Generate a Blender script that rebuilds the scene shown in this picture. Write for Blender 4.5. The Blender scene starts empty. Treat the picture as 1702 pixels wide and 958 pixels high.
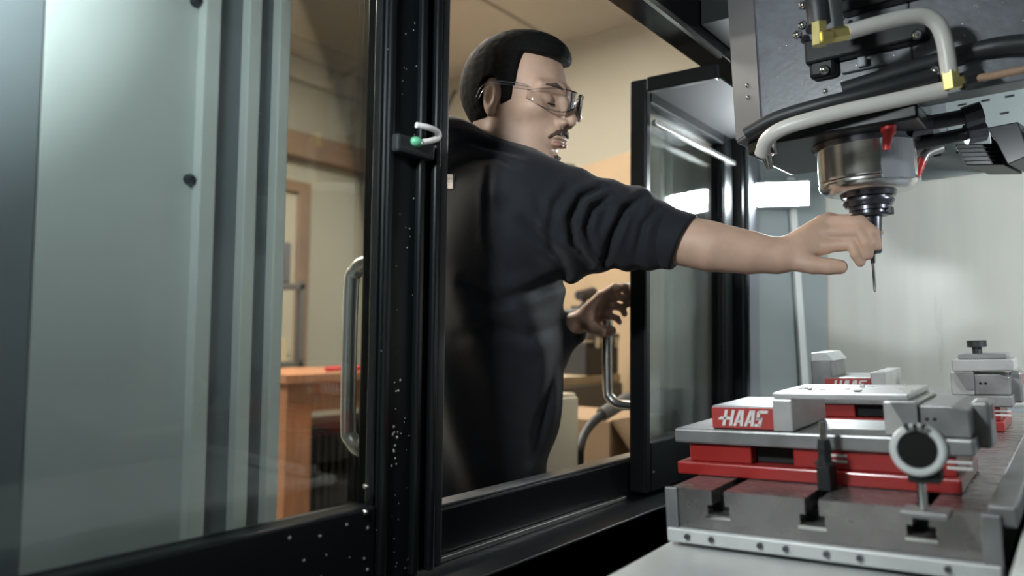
import bpy, math, random
import numpy as np
from mathutils import Matrix, Vector

# ---------------------------------------------------------------- camera, world, exposure
sc = bpy.context.scene
col = sc.collection
H = 1.15                      # camera height above the shop floor
F_PX, CX, CY = 1300.0, 851.0, 479.0
_v1 = np.array([949.0, 91.0, F_PX]); Yc = _v1 / np.linalg.norm(_v1)      # along the doors, away
_v2 = np.array([-1786.0, 60.0, F_PX]); _x = -_v2 / np.linalg.norm(_v2)
_x = _x - Yc * _x.dot(Yc); Xc = _x / np.linalg.norm(_x)                  # into the machine
Zc = np.cross(Xc, Yc); Zc = Zc / np.linalg.norm(Zc)
if Zc[1] > 0: Zc = -Zc                                                   # up (image y points down)
RT = np.stack([Xc, Yc, Zc])                                              # rows: world axes in camera space

def at(u, v, D):
    c = np.array([(u - CX) / F_PX * D, (v - CY) / F_PX * D, D])
    w = RT @ c
    return Vector((w[0], w[1], w[2] + H))

cam_d = bpy.data.cameras.new('camera'); cam = bpy.data.objects.new('camera', cam_d); col.objects.link(cam)
cam_d.sensor_width = 36.0; cam_d.lens = F_PX / 1702.0 * 36.0; cam_d.clip_start = 0.02
_r = RT[:, 0]; _u = -RT[:, 1]; _f = RT[:, 2]
cam.matrix_world = Matrix(((_r[0], _u[0], -_f[0], 0), (_r[1], _u[1], -_f[1], 0), (_r[2], _u[2], -_f[2], H), (0, 0, 0, 1)))
cam_d.dof.use_dof = True; cam_d.dof.focus_distance = 1.30; cam_d.dof.aperture_fstop = 2.5
sc.camera = cam
FWD = Vector(_f)

w = bpy.data.worlds.new('world'); sc.world = w; w.use_nodes = True
w.node_tree.nodes['Background'].inputs[0].default_value = (0.75, 0.85, 0.95, 1)
w.node_tree.nodes['Background'].inputs[1].default_value = 0.18
sc.view_settings.view_transform = 'Standard'; sc.view_settings.look = 'None'
sc.view_settings.gamma = 1.0; sc.view_settings.use_curve_mapping = False
sc.view_settings.exposure = 0.0
LAMP_NEAR, LAMP_FAR, FILL_REAR, LAMP_SHOP = 430.0, 380.0, 310.0, 90.0

# ---------------------------------------------------------------- materials
def mat(name, c, rough=0.5, metal=0.0, var=0.0, scale=8.0, bump=0.0, bscale=60.0, spec=0.5, stretch=None, c2=None, sheen=0.0, sss=0.0, coat=0.0, rvar=0.0):
    m = bpy.data.materials.new(name); m.use_nodes = True
    nt = m.node_tree; b = nt.nodes['Principled BSDF']
    b.inputs['Roughness'].default_value = rough; b.inputs['Metallic'].default_value = metal
    b.inputs['Specular IOR Level'].default_value = spec
    b.inputs['Base Color'].default_value = (*c, 1)
    if sheen: b.inputs['Sheen Weight'].default_value = sheen; b.inputs['Sheen Roughness'].default_value = 0.5
    if coat: b.inputs['Coat Weight'].default_value = coat; b.inputs['Coat Roughness'].default_value = 0.15
    if sss:
        b.inputs['Subsurface Weight'].default_value = sss
        b.inputs['Subsurface Radius'].default_value = (0.012, 0.004, 0.002); b.inputs['Subsurface Scale'].default_value = 0.6
    tc = nt.nodes.new('ShaderNodeTexCoord'); mp = nt.nodes.new('ShaderNodeMapping')
    nt.links.new(tc.outputs['Object'], mp.inputs[0])
    if stretch: mp.inputs['Scale'].default_value = stretch
    if var or c2 or rvar:
        n = nt.nodes.new('ShaderNodeTexNoise'); n.inputs['Scale'].default_value = scale; n.inputs['Detail'].default_value = 4
        nt.links.new(mp.outputs[0], n.inputs['Vector'])
        r = nt.nodes.new('ShaderNodeValToRGB'); nt.links.new(n.outputs[0], r.inputs[0])
        a = c2 if c2 else tuple(x * (1 - var) for x in c)
        z = c if c2 else tuple(min(1, x * (1 + var)) for x in c)
        r.color_ramp.elements[0].position = 0.3; r.color_ramp.elements[1].position = 0.7
        r.color_ramp.elements[0].color = (*a, 1); r.color_ramp.elements[1].color = (*z, 1)
        nt.links.new(r.outputs[0], b.inputs['Base Color'])
        if rvar:
            mr = nt.nodes.new('ShaderNodeMapRange'); nt.links.new(n.outputs[0], mr.inputs[0])
            mr.inputs[3].default_value = max(0.02, rough - rvar); mr.inputs[4].default_value = min(1, rough + rvar)
            nt.links.new(mr.outputs[0], b.inputs['Roughness'])
    if bump:
        n2 = nt.nodes.new('ShaderNodeTexNoise'); n2.inputs['Scale'].default_value = bscale; n2.inputs['Detail'].default_value = 3
        nt.links.new(mp.outputs[0], n2.inputs['Vector'])
        bp = nt.nodes.new('ShaderNodeBump'); bp.inputs['Strength'].default_value = bump; bp.inputs['Distance'].default_value = 0.002
        nt.links.new(n2.outputs[0], bp.inputs['Height']); nt.links.new(bp.outputs[0], b.inputs['Normal'])
    return m

def glass_mat(name, tint=(0.93, 0.96, 0.95), ior=1.45, rough=0.02, boost=1.0):
    m = bpy.data.materials.new(name); m.use_nodes = True; nt = m.node_tree
    nt.nodes.remove(nt.nodes['Principled BSDF']); out = nt.nodes['Material Output']
    t = nt.nodes.new('ShaderNodeBsdfTransparent'); t.inputs[0].default_value = (*tint, 1)
    g = nt.nodes.new('ShaderNodeBsdfGlossy'); g.inputs['Roughness'].default_value = rough
    fr = nt.nodes.new('ShaderNodeFresnel'); fr.inputs[0].default_value = ior
    mu = nt.nodes.new('ShaderNodeMath'); mu.operation = 'MULTIPLY'; mu.inputs[1].default_value = boost
    nt.links.new(fr.outputs[0], mu.inputs[0])
    mx = nt.nodes.new('ShaderNodeMixShader'); nt.links.new(mu.outputs[0], mx.inputs[0])
    nt.links.new(t.outputs[0], mx.inputs[1]); nt.links.new(g.outputs[0], mx.inputs[2]); nt.links.new(mx.outputs[0], out.inputs[0])
    return m

def emit(name, c, s):
    m = bpy.data.materials.new(name); m.use_nodes = True; b = m.node_tree.nodes['Principled BSDF']
    b.inputs['Base Color'].default_value = (0.8, 0.8, 0.8, 1)
    b.inputs['Emission Color'].default_value = (*c, 1); b.inputs['Emission Strength'].default_value = s
    return m

M = {
    'black': mat('black_powder_coat', (0.0045, 0.0058, 0.0066), 0.36, bump=0.04, bscale=300, spec=0.22),
    'black_gloss': mat('black_paint', (0.005, 0.0062, 0.007), 0.22, spec=0.4),
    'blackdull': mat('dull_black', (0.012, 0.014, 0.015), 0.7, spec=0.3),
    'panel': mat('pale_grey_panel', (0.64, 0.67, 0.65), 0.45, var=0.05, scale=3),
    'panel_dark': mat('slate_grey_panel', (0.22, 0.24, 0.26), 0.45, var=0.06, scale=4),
    'strip': mat('pale_strip', (0.74, 0.77, 0.74), 0.4),
    'encl': mat('enclosure_white', (0.58, 0.585, 0.53), 0.30, var=0.05, scale=3, stretch=(6, 1, 0.6), rvar=0.08, coat=0.0),
    'corner': mat('enclosure_grey', (0.30, 0.345, 0.34), 0.4, var=0.05, scale=4),
    'head': mat('head_grey', (0.090, 0.099, 0.112), 0.38, var=0.14, scale=40, rvar=0.12, bump=0.15, bscale=120),
    'head2': mat('head_chamfer_grey', (0.13, 0.135, 0.145), 0.42, var=0.05, scale=10),
    'steel': mat('brushed_steel', (0.62, 0.61, 0.59), 0.24, 1.0, var=0.06, scale=20, stretch=(0.3, 0.3, 12)),
    'chrome': mat('chrome', (0.72, 0.72, 0.70), 0.12, 1.0),
    'satin': mat('satin_tube', (0.60, 0.60, 0.57), 0.3, 1.0),
    'darksteel': mat('dark_steel', (0.10, 0.10, 0.115), 0.28, 0.9, var=0.2, scale=60),
    'tablesteel': mat('ground_table_steel', (0.27, 0.255, 0.25), 0.27, 0.75, var=0.22, scale=14, stretch=(1, 6, 1), rvar=0.1, bump=0.08, bscale=90),
    'castgrey': mat('machined_grey', (0.24, 0.24, 0.238), 0.38, 0.55, var=0.25, scale=18, bump=0.1, bscale=120, rvar=0.1),
    'alu': mat('bright_aluminium', (0.50, 0.50, 0.495), 0.32, 0.55, var=0.12, scale=22, bump=0.08, bscale=140),
    'red': mat('red_paint', (0.27, 0.018, 0.016), 0.32, var=0.12, scale=12, coat=0.2),
    'redplate': mat('red_name_plate', (0.33, 0.040, 0.036), 0.4),
    'white': mat('white_print', (0.60, 0.58, 0.56), 0.5),
    'hose': mat('ivory_hose', (0.46, 0.45, 0.42), 0.38, var=0.04, scale=10),
    'rubber': mat('black_rubber', (0.013, 0.015, 0.017), 0.5),
    'brass': mat('brass', (0.62, 0.54, 0.22), 0.3, 0.9, var=0.1, scale=60),
    'redplastic': mat('red_plastic', (0.50, 0.03, 0.03), 0.35),
    'cover': mat('way_cover_sheet', (0.52, 0.54, 0.53), 0.35, 0.15, var=0.12, scale=9, rvar=0.1),
    'chips': mat('metal_chips', (0.75, 0.76, 0.75), 0.25, 0.8),
    'green': mat('green_plastic', (0.10, 0.36, 0.20), 0.4),
    'skin': mat('skin', (0.52, 0.345, 0.255), 0.55, var=0.10, scale=25, sss=0.12, bump=0.10, bscale=260, c2=None),
    'lip': mat('lip_skin', (0.36, 0.15, 0.125), 0.45),
    'hair': mat('dark_brown_hair', (0.0050, 0.0046, 0.0044), 0.8, spec=0.15, var=0.5, scale=90, stretch=(1, 1, 4), bump=0.5, bscale=220),
    'stubble': mat('moustache_hair', (0.060, 0.035, 0.024), 0.7, var=0.4, scale=200),
    'hoodie': mat('black_fleece', (0.0135, 0.0150, 0.0195), 0.85, var=0.12, scale=30, bump=0.25, bscale=500, sheen=0.08, spec=0.2),
    'trouser': mat('dark_trousers', (0.014, 0.014, 0.018), 0.85, bump=0.2, bscale=400),
    'shoe': mat('dark_shoe', (0.02, 0.018, 0.016), 0.5),
    'lens': glass_mat('clear_lens', (0.97, 0.97, 0.97), 1.45, 0.04, 1.0),
    'glass': glass_mat('window_glass', (0.90, 0.93, 0.92), 1.45, 0.03, 0.8),
    'frame_clear': glass_mat('clear_plastic', (0.95, 0.95, 0.95), 1.35, 0.2, 1.0),
    'wall': mat('shop_wall', (0.45, 0.425, 0.345), 0.85, var=0.04, scale=1.5),
    'ceiling': mat('shop_ceiling', (0.60, 0.56, 0.49), 0.9, var=0.04, scale=1.5),
    'joint': mat('ceiling_joint', (0.13, 0.11, 0.09), 0.9),
    'crown': mat('cream_moulding', (0.52, 0.48, 0.40), 0.7),
    'brownbeam': mat('brown_beam', (0.24, 0.155, 0.10), 0.7, var=0.15, scale=3),
    'floor': mat('shop_floor', (0.22, 0.21, 0.19), 0.6, var=0.1, scale=2),
    'tan': mat('tan_board', (0.37, 0.275, 0.175), 0.8, var=0.07, scale=2.5),
    'orange': mat('orange_wood', (0.38, 0.165, 0.08), 0.6, var=0.15, scale=6, stretch=(1, 8, 1)),
    'carton': mat('cardboard', (0.30, 0.205, 0.125), 0.85, var=0.08, scale=8),
    'cartonpale': mat('pale_cardboard', (0.50, 0.42, 0.26), 0.85, var=0.08, scale=8),
    'cream': mat('cream_plastic', (0.46, 0.415, 0.32), 0.6),
    'bench': mat('bench_top_wood', (0.40, 0.33, 0.22), 0.6, var=0.15, scale=10),
    'benchgrey': mat('bench_grey_metal', (0.10, 0.095, 0.085), 0.5),
    'shopblack': mat('shop_black_plastic', (0.02, 0.02, 0.022), 0.5),
    'shopgrey': mat('shop_grey_plastic', (0.09, 0.09, 0.09), 0.5),
    'lampbody': mat('lamp_body', (0.35, 0.37, 0.38), 0.4),
    'led_near': emit('led_panel_near', (0.90, 0.97, 1.0), LAMP_NEAR),
    'led_far': emit('led_panel_far', (0.90, 0.97, 1.0), LAMP_FAR),
    'fill_led_rear': emit('fill_panel_rear', (0.92, 0.97, 1.0), FILL_REAR),
    'tube': emit('shop_tube_light', (1.0, 0.93, 0.82), LAMP_SHOP),
}

# ---------------------------------------------------------------- mesh helpers
ROOTINV = {}
class MB:
    def __init__(self): self.v = []; self.f = []
    def add(self, vs, fs):
        o = len(self.v); self.v += [Vector(p) for p in vs]; self.f += [tuple(i + o for i in q) for q in fs]; return self
    def box(self, lo, hi, T=None):
        x0, y0, z0 = lo; x1, y1, z1 = hi
        p = [Vector(q) for q in ((x0,y0,z0),(x1,y0,z0),(x1,y1,z0),(x0,y1,z0),(x0,y0,z1),(x1,y0,z1),(x1,y1,z1),(x0,y1,z1))]
        if T is not None: p = [T @ q for q in p]
        return self.add(p, [(0,3,2,1),(4,5,6,7),(0,1,5,4),(1,2,6,5),(2,3,7,6),(3,0,4,7)])
    def cyl(self, a, b, r1, r2=None, n=24, caps=True):
        return self.lathe(a, b, [(0, r1), (1, r1 if r2 is None else r2)], n, caps)
    def lathe(self, a, b, prof, n=32, caps=True):
        a, b = Vector(a), Vector(b); d = b - a; L = d.length; z = d.normalized()
        x = z.orthogonal().normalized(); y = z.cross(x); o = len(self.v)
        for t, r in prof:
            for k in range(n):
                an = 2 * math.pi * k / n
                self.v.append(a + d * t + x * (r * math.cos(an)) + y * (r * math.sin(an)))
        for i in range(len(prof) - 1):
            for k in range(n):
                k2 = (k + 1) % n
                self.f.append((o+i*n+k, o+i*n+k2, o+(i+1)*n+k2, o+(i+1)*n+k))
        if caps:
            self.f.append(tuple(o + k for k in reversed(range(n))))
            e = o + (len(prof) - 1) * n; self.f.append(tuple(e + k for k in range(n)))
        return self
    def tube(self, pts, r, n=14, sub=6):
        pts = [Vector(p) for p in pts]
        if sub > 1 and len(pts) > 2:                                  # Catmull-Rom
            q = []
            P = [pts[0] * 2 - pts[1]] + pts + [pts[-1] * 2 - pts[-2]]
            for i in range(1, len(P) - 2):
                for s in range(sub):
                    t = s / sub; p0, p1, p2, p3 = P[i-1], P[i], P[i+1], P[i+2]
                    q.append(0.5 * ((2*p1) + (p2-p0)*t + (2*p0-5*p1+4*p2-p3)*t*t + (3*p1-p0-3*p2+p3)*t*t*t))
            pts = q + [pts[-1]]
        o = len(self.v); N = len(pts); x = None
        for i, p in enumerate(pts):
            d = (pts[min(i+1, N-1)] - pts[max(i-1, 0)]).normalized()
            x = d.orthogonal().normalized() if x is None else (x - d * x.dot(d)).normalized()
            y = d.cross(x); rr = r[0] + (r[1]-r[0])*i/(N-1) if isinstance(r, tuple) else r
            for k in range(n):
                an = 2*math.pi*k/n; self.v.append(p + x*(rr*math.cos(an)) + y*(rr*math.sin(an)))
        for i in range(N-1):
            for k in range(n):
                k2 = (k+1) % n; self.f.append((o+i*n+k, o+i*n+k2, o+(i+1)*n+k2, o+(i+1)*n+k))
        self.f.append(tuple(o+k for k in reversed(range(n)))); self.f.append(tuple(o+(N-1)*n+k for k in range(n)))
        return self
    def prism(self, poly, axis, lo, hi, T=None):
        """poly: 2D points in the other two axes (in xyz order), extruded along axis"""
        def mk(p, h):
            q = list(p); q.insert(axis, h); v = Vector(q); return T @ v if T is not None else v
        n = len(poly); vs = [mk(p, lo) for p in poly] + [mk(p, hi) for p in poly]
        fs = [tuple(range(n)), tuple(reversed(range(n, 2*n)))] + [(i, i+n, (i+1) % n + n, (i+1) % n) for i in range(n)]
        return self.add(vs, fs)
    def sph(self, c, r, nu=12, nv=8, sc3=(1,1,1)):
        c = Vector(c); o = len(self.v)
        self.v.append(c + Vector((0,0,-r*sc3[2])))
        for j in range(1, nv):
            ph = -math.pi/2 + math.pi*j/nv
            for k in range(nu):
                an = 2*math.pi*k/nu
                self.v.append(c + Vector((r*sc3[0]*math.cos(ph)*math.cos(an), r*sc3[1]*math.cos(ph)*math.sin(an), r*sc3[2]*math.sin(ph))))
        self.v.append(c + Vector((0,0,r*sc3[2]))); t = len(self.v)-1
        for k in range(nu):
            k2 = (k+1) % nu
            self.f.append((o, o+1+k2, o+1+k))
            for j in range(nv-2): self.f.append((o+1+j*nu+k, o+1+j*nu+k2, o+1+(j+1)*nu+k2, o+1+(j+1)*nu+k))
            self.f.append((o+1+(nv-2)*nu+k, o+1+(nv-2)*nu+k2, t))
        return self
    def build(self, name, m, parent=None, bevel=0.0, smooth=False, local=False, fix=True):
        vs = self.v
        if parent is not None and not local:
            I = ROOTINV[parent.name]; vs = [I @ p for p in vs]
        me = bpy.data.meshes.new(name); me.from_pydata([tuple(p) for p in vs], [], self.f); me.materials.append(m)
        if fix:
            import bmesh
            bm = bmesh.new(); bm.from_mesh(me); bmesh.ops.recalc_face_normals(bm, faces=bm.faces); bm.to_mesh(me); bm.free()
        if smooth:
            for p in me.polygons: p.use_smooth = True
            try: me.set_sharp_from_angle(angle=math.radians(40))
            except Exception: pass
        o = bpy.data.objects.new(name, me); col.objects.link(o)
        if parent is not None:
            o.parent = parent; ROOTINV[o.name] = ROOTINV[parent.name]
        else: ROOTINV[o.name] = Matrix.Identity(4)
        if bevel:
            b = o.modifiers.new('bevel', 'BEVEL'); b.width = bevel; b.segments = 2; b.limit_method = 'ANGLE'; b.harden_normals = False
        return o

def tag(o, label=None, cat=None, group=None, kind=None):
    if label: o['label'] = label
    if cat: o['category'] = cat
    if group: o['group'] = group
    if kind: o['kind'] = kind
    return o

def thing(name, label, cat, Mx, group=None):
    e = bpy.data.objects.new(name, None); col.objects.link(e); e.empty_display_size = 0.05
    if not isinstance(Mx, Matrix): Mx = Matrix.Translation(Vector(Mx))
    e.matrix_world = Mx; ROOTINV[e.name] = Mx.inverted()
    return tag(e, label, cat, group)

def struct(name, mb, m, label, cat, bevel=0.0, parent=None, **k):
    o = mb.build(name, m, parent, bevel, **k)
    if parent is None: tag(o, label, cat, kind='structure')
    return o

def bx(lo, hi, T=None): return MB().box(lo, hi, T)
def Z(z): return z + H            # heights below are written relative to the camera

# =============================================================== THE SHOP
struct('floor', bx((-6, -3, -0.1), (3, 9, 0.0)), M['floor'], 'grey concrete workshop floor', 'floor')
CEIL = Z(1.745)
ceil = struct('ceiling', bx((-4.6, -3.0, CEIL + 0.012), (-0.95, 9, CEIL + 0.10)), M['joint'], 'beige panelled workshop ceiling with dark joints', 'ceiling')
pan_me = None
for i in range(3):
    for j in range(5):
        x1 = -1.26 - 1.22 * i; y0 = -2.9 + 2.30 * j
        lo = (x1 - 1.198, y0, CEIL); hi = (x1, y0 + 2.29, CEIL + 0.02)
        bx(lo, hi).build('ceiling_panel', M['ceiling'], ceil)
struct('wall_left', bx((-4.12, -3.0, 0), (-4.0, 4.9, CEIL)), M['wall'], 'beige workshop wall seen through the door window', 'wall')
c0 = at(645, 566, 5.62); c1 = at(1040, 566, 4.25)
dW = Vector((c1.x - c0.x, c1.y - c0.y, 0)).normalized(); nW = Vector((-dW.y, dW.x, 0))
if nW.dot(Vector((0, 1, 0))) < 0: nW = -nW
def wallbox(s0, s1, t0, t1, z0, z1, base=c0):
    p = [Vector((base.x, base.y, 0)) + dW * s + nW * t for s, t in ((s0, t0), (s1, t0), (s1, t1), (s0, t1))]
    vs = [Vector((q.x, q.y, z0)) for q in p] + [Vector((q.x, q.y, z1)) for q in p]
    return MB().add(vs, [(0,3,2,1),(4,5,6,7),(0,1,5,4),(1,2,6,5),(2,3,7,6),(3,0,4,7)])
struct('wall_right', wallbox(-0.3, 5.0, 0, 0.12, 0, CEIL), M['wall'], 'beige workshop wall behind the man', 'wall')
struct('trim_1', bx((-4.0, -3.0, Z(1.60)), (-3.93, 4.05, Z(1.74))), M['crown'], 'pale cream moulding where wall meets ceiling', 'trim', 0.01)
struct('trim_2', bx((-4.0, -3.0, Z(1.10)), (-3.90, 4.05, Z(1.26))), M['brownbeam'], 'brown horizontal beam along the beige wall', 'trim', 0.01)
# brown framed door
d1 = struct('door_1', bx((-3.99, 2.42, 0), (-3.95, 3.12, Z(0.88))), M['cream'], 'pale door with brown frame in the beige wall', 'door')
for y0, y1, z0, z1 in ((2.35, 2.42, 0, Z(0.95)), (3.12, 3.21, 0, Z(0.95)), (2.42, 3.12, Z(0.88), Z(0.95))):
    bx((-4.0, y0, z0), (-3.92, y1, z1)).build('door_frame', M['brownbeam'], d1, 0.006)
MB().cyl((-3.95, 3.05, 1.02), (-3.89, 3.05, 1.02), 0.012).build('door_handle', M['satin'], d1)
# tan board leaning before the rear wall
pb0, pb1 = at(930, 290, 4.42), at(1045, 250, 3.88)
dB = Vector((pb1.x - pb0.x, pb1.y - pb0.y, 0)); dB.normalize(); nB = Vector((-dB.y, dB.x, 0))
if nB.y < 0: nB = -nB
ztop = 0.5 * (pb0.z + pb1.z)
def pbox(s0, s1, t0, t1, z0, z1):
    p = [Vector((pb0.x, pb0.y, 0)) + dB * s + nB * t for s, t in ((s0, t0), (s1, t0), (s1, t1), (s0, t1))]
    return MB().add([Vector((q.x, q.y, z0)) for q in p] + [Vector((q.x, q.y, z1)) for q in p], [(0,3,2,1),(4,5,6,7),(0,1,5,4),(1,2,6,5),(2,3,7,6),(3,0,4,7)])
root = thing('partition_board', 'tall tan partition board behind the man and the workbench', 'partition', Vector((pb0.x, pb0.y, 0)))
pbox(-0.75, 1.9, 0, 0.035, 0.03, ztop).build('board', M['tan'], root, 0.003)
for s in (-0.6, 0.6, 1.8): pbox(s, s + 0.07, 0.035, 0.075, 0, ztop - 0.1).build('batten', M['brownbeam'], root)
tag(pbox(-0.14, 0.10, -0.05, 0.04, ztop + 0.001, ztop + 0.035).build('dark_bracket', M['blackdull'], None, 0.004), 'short black bar lying on top of the tan partition board', 'bar')
# small dark cable loop on rear wall
a0, a1, a2 = at(741, 190, 4.9), at(748, 168, 4.9), at(757, 150, 4.9)
tag(MB().tube([at(738, 240, 4.95), a0, a1, a2], 0.012).build('wall_cable', M['rubber'], None, smooth=True), 'short black cable on the wall behind the hood', 'cable')

# orange workbench seen through the left door window
YB0, YB1, XB = 2.05, 3.05, -2.62
wb = thing('workbench', 'orange wooden workbench behind the left door window', 'workbench', (XB - 0.3, 2.5, 0))
bx((XB - 0.52, YB0 - 0.02, 0.945), (XB + 0.02, YB1, 0.985)).build('bench_top', M['orange'], wb, 0.004)
bx((XB - 0.03, YB0 + 0.13, 0.825), (XB, YB1 - 0.05, 0.945)).build('apron', M['orange'], wb, 0.003)
for x, y in ((XB - 0.11, YB0), (XB - 0.5, YB0), (XB - 0.11, YB1 - 0.14), (XB - 0.5, YB1 - 0.14)):
    bx((x, y, 0), (x + 0.11, y + 0.13, 0.945)).build('leg', M['orange'], wb, 0.004)
ht = thing('finned_heater', 'black finned heater standing under the orange workbench', 'heater', (XB - 0.28, 2.5, 0))
bx((XB - 0.42, 2.22, 0.10), (XB - 0.20, 2.82, 0.72)).build('body', M['shopblack'], ht, 0.01)
bx((XB - 0.44, 2.20, 0.72), (XB - 0.17, 2.84, 0.745)).build('top_plate', M['shopgrey'], ht, 0.005)
for k in range(14):
    y = 2.235 + k * 0.042
    bx((XB - 0.20, y, 0.12), (XB - 0.175, y + 0.018, 0.70)).build('fin', M['shopblack'], ht)
for y in (2.28, 2.70): bx((XB - 0.4, y, 0), (XB - 0.22, y + 0.05, 0.10)).build('foot', M['shopgrey'], ht)
pl = thing('clamp_pliers', 'small red handled tool lying on the orange workbench', 'tool', (XB - 0.15, 2.42, 0.985))
MB().tube([(XB-0.06, 2.30, 0.997), (XB-0.05, 2.40, 0.999), (XB-0.04, 2.52, 0.997)], 0.011).build('grip', M['redplastic'], pl, smooth=True)
MB().tube([(XB-0.05, 2.53, 0.997), (XB-0.09, 2.60, 0.997)], 0.007, sub=1).build('jaw', M['darksteel'], pl, smooth=True)
# shelving rack with cartons at the pale panel's edge
rk = thing('storage_rack', 'dark storage rack holding pale cartons left of the orange workbench', 'rack', (-3.45, 2.22, 0))
for x in (-3.62, -3.27):
    for y in (1.77, 2.60): bx((x, y, 0), (x + 0.03, y + 0.03, 1.42)).build('upright', M['benchgrey'], rk)
for zz in (0.28, 0.62, 0.98, 1.38): bx((-3.62, 1.77, zz), (-3.24, 2.63, zz + 0.025)).build('shelf', M['benchgrey'], rk)
for k, (zz, hgt) in enumerate(((0.305, 0.22), (0.645, 0.24), (1.005, 0.12))):
    t = tag(bx((-3.58, 1.83, zz), (-3.28, 2.56, zz + hgt)).build('carton', M['cartonpale'], None, 0.004),
        ('pale carton on the lowest shelf of the storage rack', 'tall pale carton on the middle shelf of the storage rack', 'flat pale carton on the upper shelf of the storage rack')[k], 'box', 'cartons on the storage rack')
tag(bx((-3.56, 1.87, 1.4055), (-3.28, 2.57, 1.62)).build('equipment_case', M['shopgrey'], None, 0.012), 'grey equipment case on top of the storage rack', 'case')

# second bench and clutter beyond the doorway
b2 = at(960, 622, 3.5)
bt = thing('assembly_bench', 'narrow bench with pale wooden top behind the man', 'workbench', (b2.x, b2.y, 0))
TB = b2.z
bx((b2.x - 0.30, b2.y - 0.45, TB - 0.04), (b2.x + 0.10, b2.y + 0.22, TB)).build('bench_top', M['bench'], bt, 0.004)
bx((b2.x - 0.28, b2.y - 0.43, TB - 0.17), (b2.x + 0.12, b2.y + 0.20, TB - 0.04)).build('drawer_box', M['benchgrey'], bt, 0.004)
for x in (b2.x - 0.29, b2.x + 0.08):
    for y in (b2.y - 0.44, b2.y + 0.16): bx((x, y, 0), (x + 0.045, y + 0.045, TB - 0.17)).build('leg', M['benchgrey'], bt)
q = Vector((b2.x + 0.02, b2.y + 0.08, TB))
tbx = thing('tool_case', 'black tool case on the pale bench behind the man', 'case', q)
bx((q.x - 0.10, q.y - 0.17, TB), (q.x + 0.08, q.y + 0.12, TB + 0.145)).build('body', M['shopblack'], tbx, 0.008)
bx((q.x - 0.105, q.y - 0.175, TB + 0.15), (q.x + 0.085, q.y + 0.125, TB + 0.185)).build('lid', M['shopgrey'], tbx, 0.008)
for y in (-0.12, 0.06): bx((q.x + 0.08, q.y + y, TB + 0.12), (q.x + 0.095, q.y + y + 0.035, TB + 0.165)).build('latch', M['satin'], tbx)
tag(bx((q.x - 0.09, q.y - 0.16, TB + 0.186), (q.x + 0.06, q.y + 0.06, TB + 0.29)).build('instrument_box', M['shopgrey'], None, 0.008), 'grey instrument box stacked on the black tool case', 'box')
mq = at(966, 492, 3.5)
ds = thing('bench_arm_lamp', 'black bench lamp head above the tool case', 'lamp', (mq.x, mq.y, TB + 0.29))
MB().cyl((mq.x, mq.y - 0.02, mq.z + 0.0), (mq.x, mq.y + 0.10, mq.z + 0.015), 0.022, 0.03).build('lamp_head', M['shopblack'], ds, smooth=True)
MB().tube([(mq.x - 0.02, mq.y + 0.03, TB + 0.291), (mq.x - 0.02, mq.y + 0.05, 0.5 * (mq.z + TB + 0.29)), (mq.x, mq.y + 0.05, mq.z)], 0.012).build('arm', M['shopblack'], ds, smooth=True)
MB().cyl((mq.x - 0.02, mq.y + 0.03, TB + 0.2905), (mq.x - 0.02, mq.y + 0.03, TB + 0.305), 0.045).build('base', M['shopblack'], ds, smooth=True)
cb = at(1012, 715, 2.62); cbz = cb.z + 0.05
cbx = thing('cardboard_carton', 'brown cardboard carton on the floor beyond the far door handle', 'box', (cb.x, cb.y, 0))
bx((cb.x - 0.28, cb.y - 0.17, 0), (cb.x + 0.1, cb.y + 0.22, cbz)).build('body', M['carton'], cbx, 0.004)
for s in (-1, 1):
    T = Matrix.Translation((cb.x - 0.09 + s * 0.19, cb.y + 0.02, cbz)) @ Matrix.Rotation(s * 0.9, 4, 'Y')
    bx((min(0, s * 0.15), -0.19, 0), (max(0, s * 0.15), 0.2, 0.005), T).build('flap', M['carton'], cbx)
wq = at(936, 740, 2.12)
wc = thing('cream_cabinet', 'slim cream cabinet standing beside the hoodie front', 'cabinet', (wq.x, wq.y, 0))
bx((wq.x - 0.22, wq.y - 0.14, 0), (wq.x + 0.02, wq.y + 0.035, wq.z + 0.14)).build('body', M['cream'], wc, 0.006)
bx((wq.x + 0.02, wq.y - 0.13, 0.06), (wq.x + 0.032, wq.y + 0.025, wq.z + 0.13)).build('door', M['cream'], wc, 0.003)
MB().cyl((wq.x + 0.032, wq.y + 0.0, 0.7), (wq.x + 0.05, wq.y + 0.0, 0.7), 0.01).build('knob', M['satin'], wc)
hz = [at(1030, 672, 2.45), at(1000, 690, 2.4), at(975, 715, 2.35), at(964, 745, 2.3), at(962, 790, 2.3)]
hz.append(Vector((hz[-1].x - 0.02, hz[-1].y, 0.25))); hz.append(Vector((hz[-1].x - 0.12, hz[-1].y, 0.02)))
vh = thing('vacuum_hose', 'black flexible hose curving down in front of the carton', 'hose', (hz[-1].x, hz[-1].y, 0))
MB().tube(hz, 0.014).build('hose', M['rubber'], vh, smooth=True)
MB().tube([hz[0] + (hz[0] - hz[1]) * 0.5, hz[0], hz[1]], 0.022, sub=1).build('nozzle', M['shopgrey'], vh, smooth=True)

# ceiling luminaires of the shop (out of frame overhead)
for k, (x, y) in enumerate(((-3.25, 0.75), (-2.30, 2.10))):
    lf = thing('ceiling_luminaire', ('warm ceiling luminaire by the beige left wall', 'warm ceiling luminaire nearest above the doorway')[k], 'lamp', (x, y, CEIL), 'workshop ceiling luminaires')
    bx((x - 0.17, y - 0.62, CEIL - 0.06), (x + 0.17, y + 0.62, CEIL - 0.001)).build('housing', M['crown'], lf, 0.01)
    bx((x - 0.14, y - 0.58, CEIL - 0.066), (x + 0.14, y + 0.58, CEIL - 0.061)).build('diffuser', M['tube'], lf)

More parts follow.
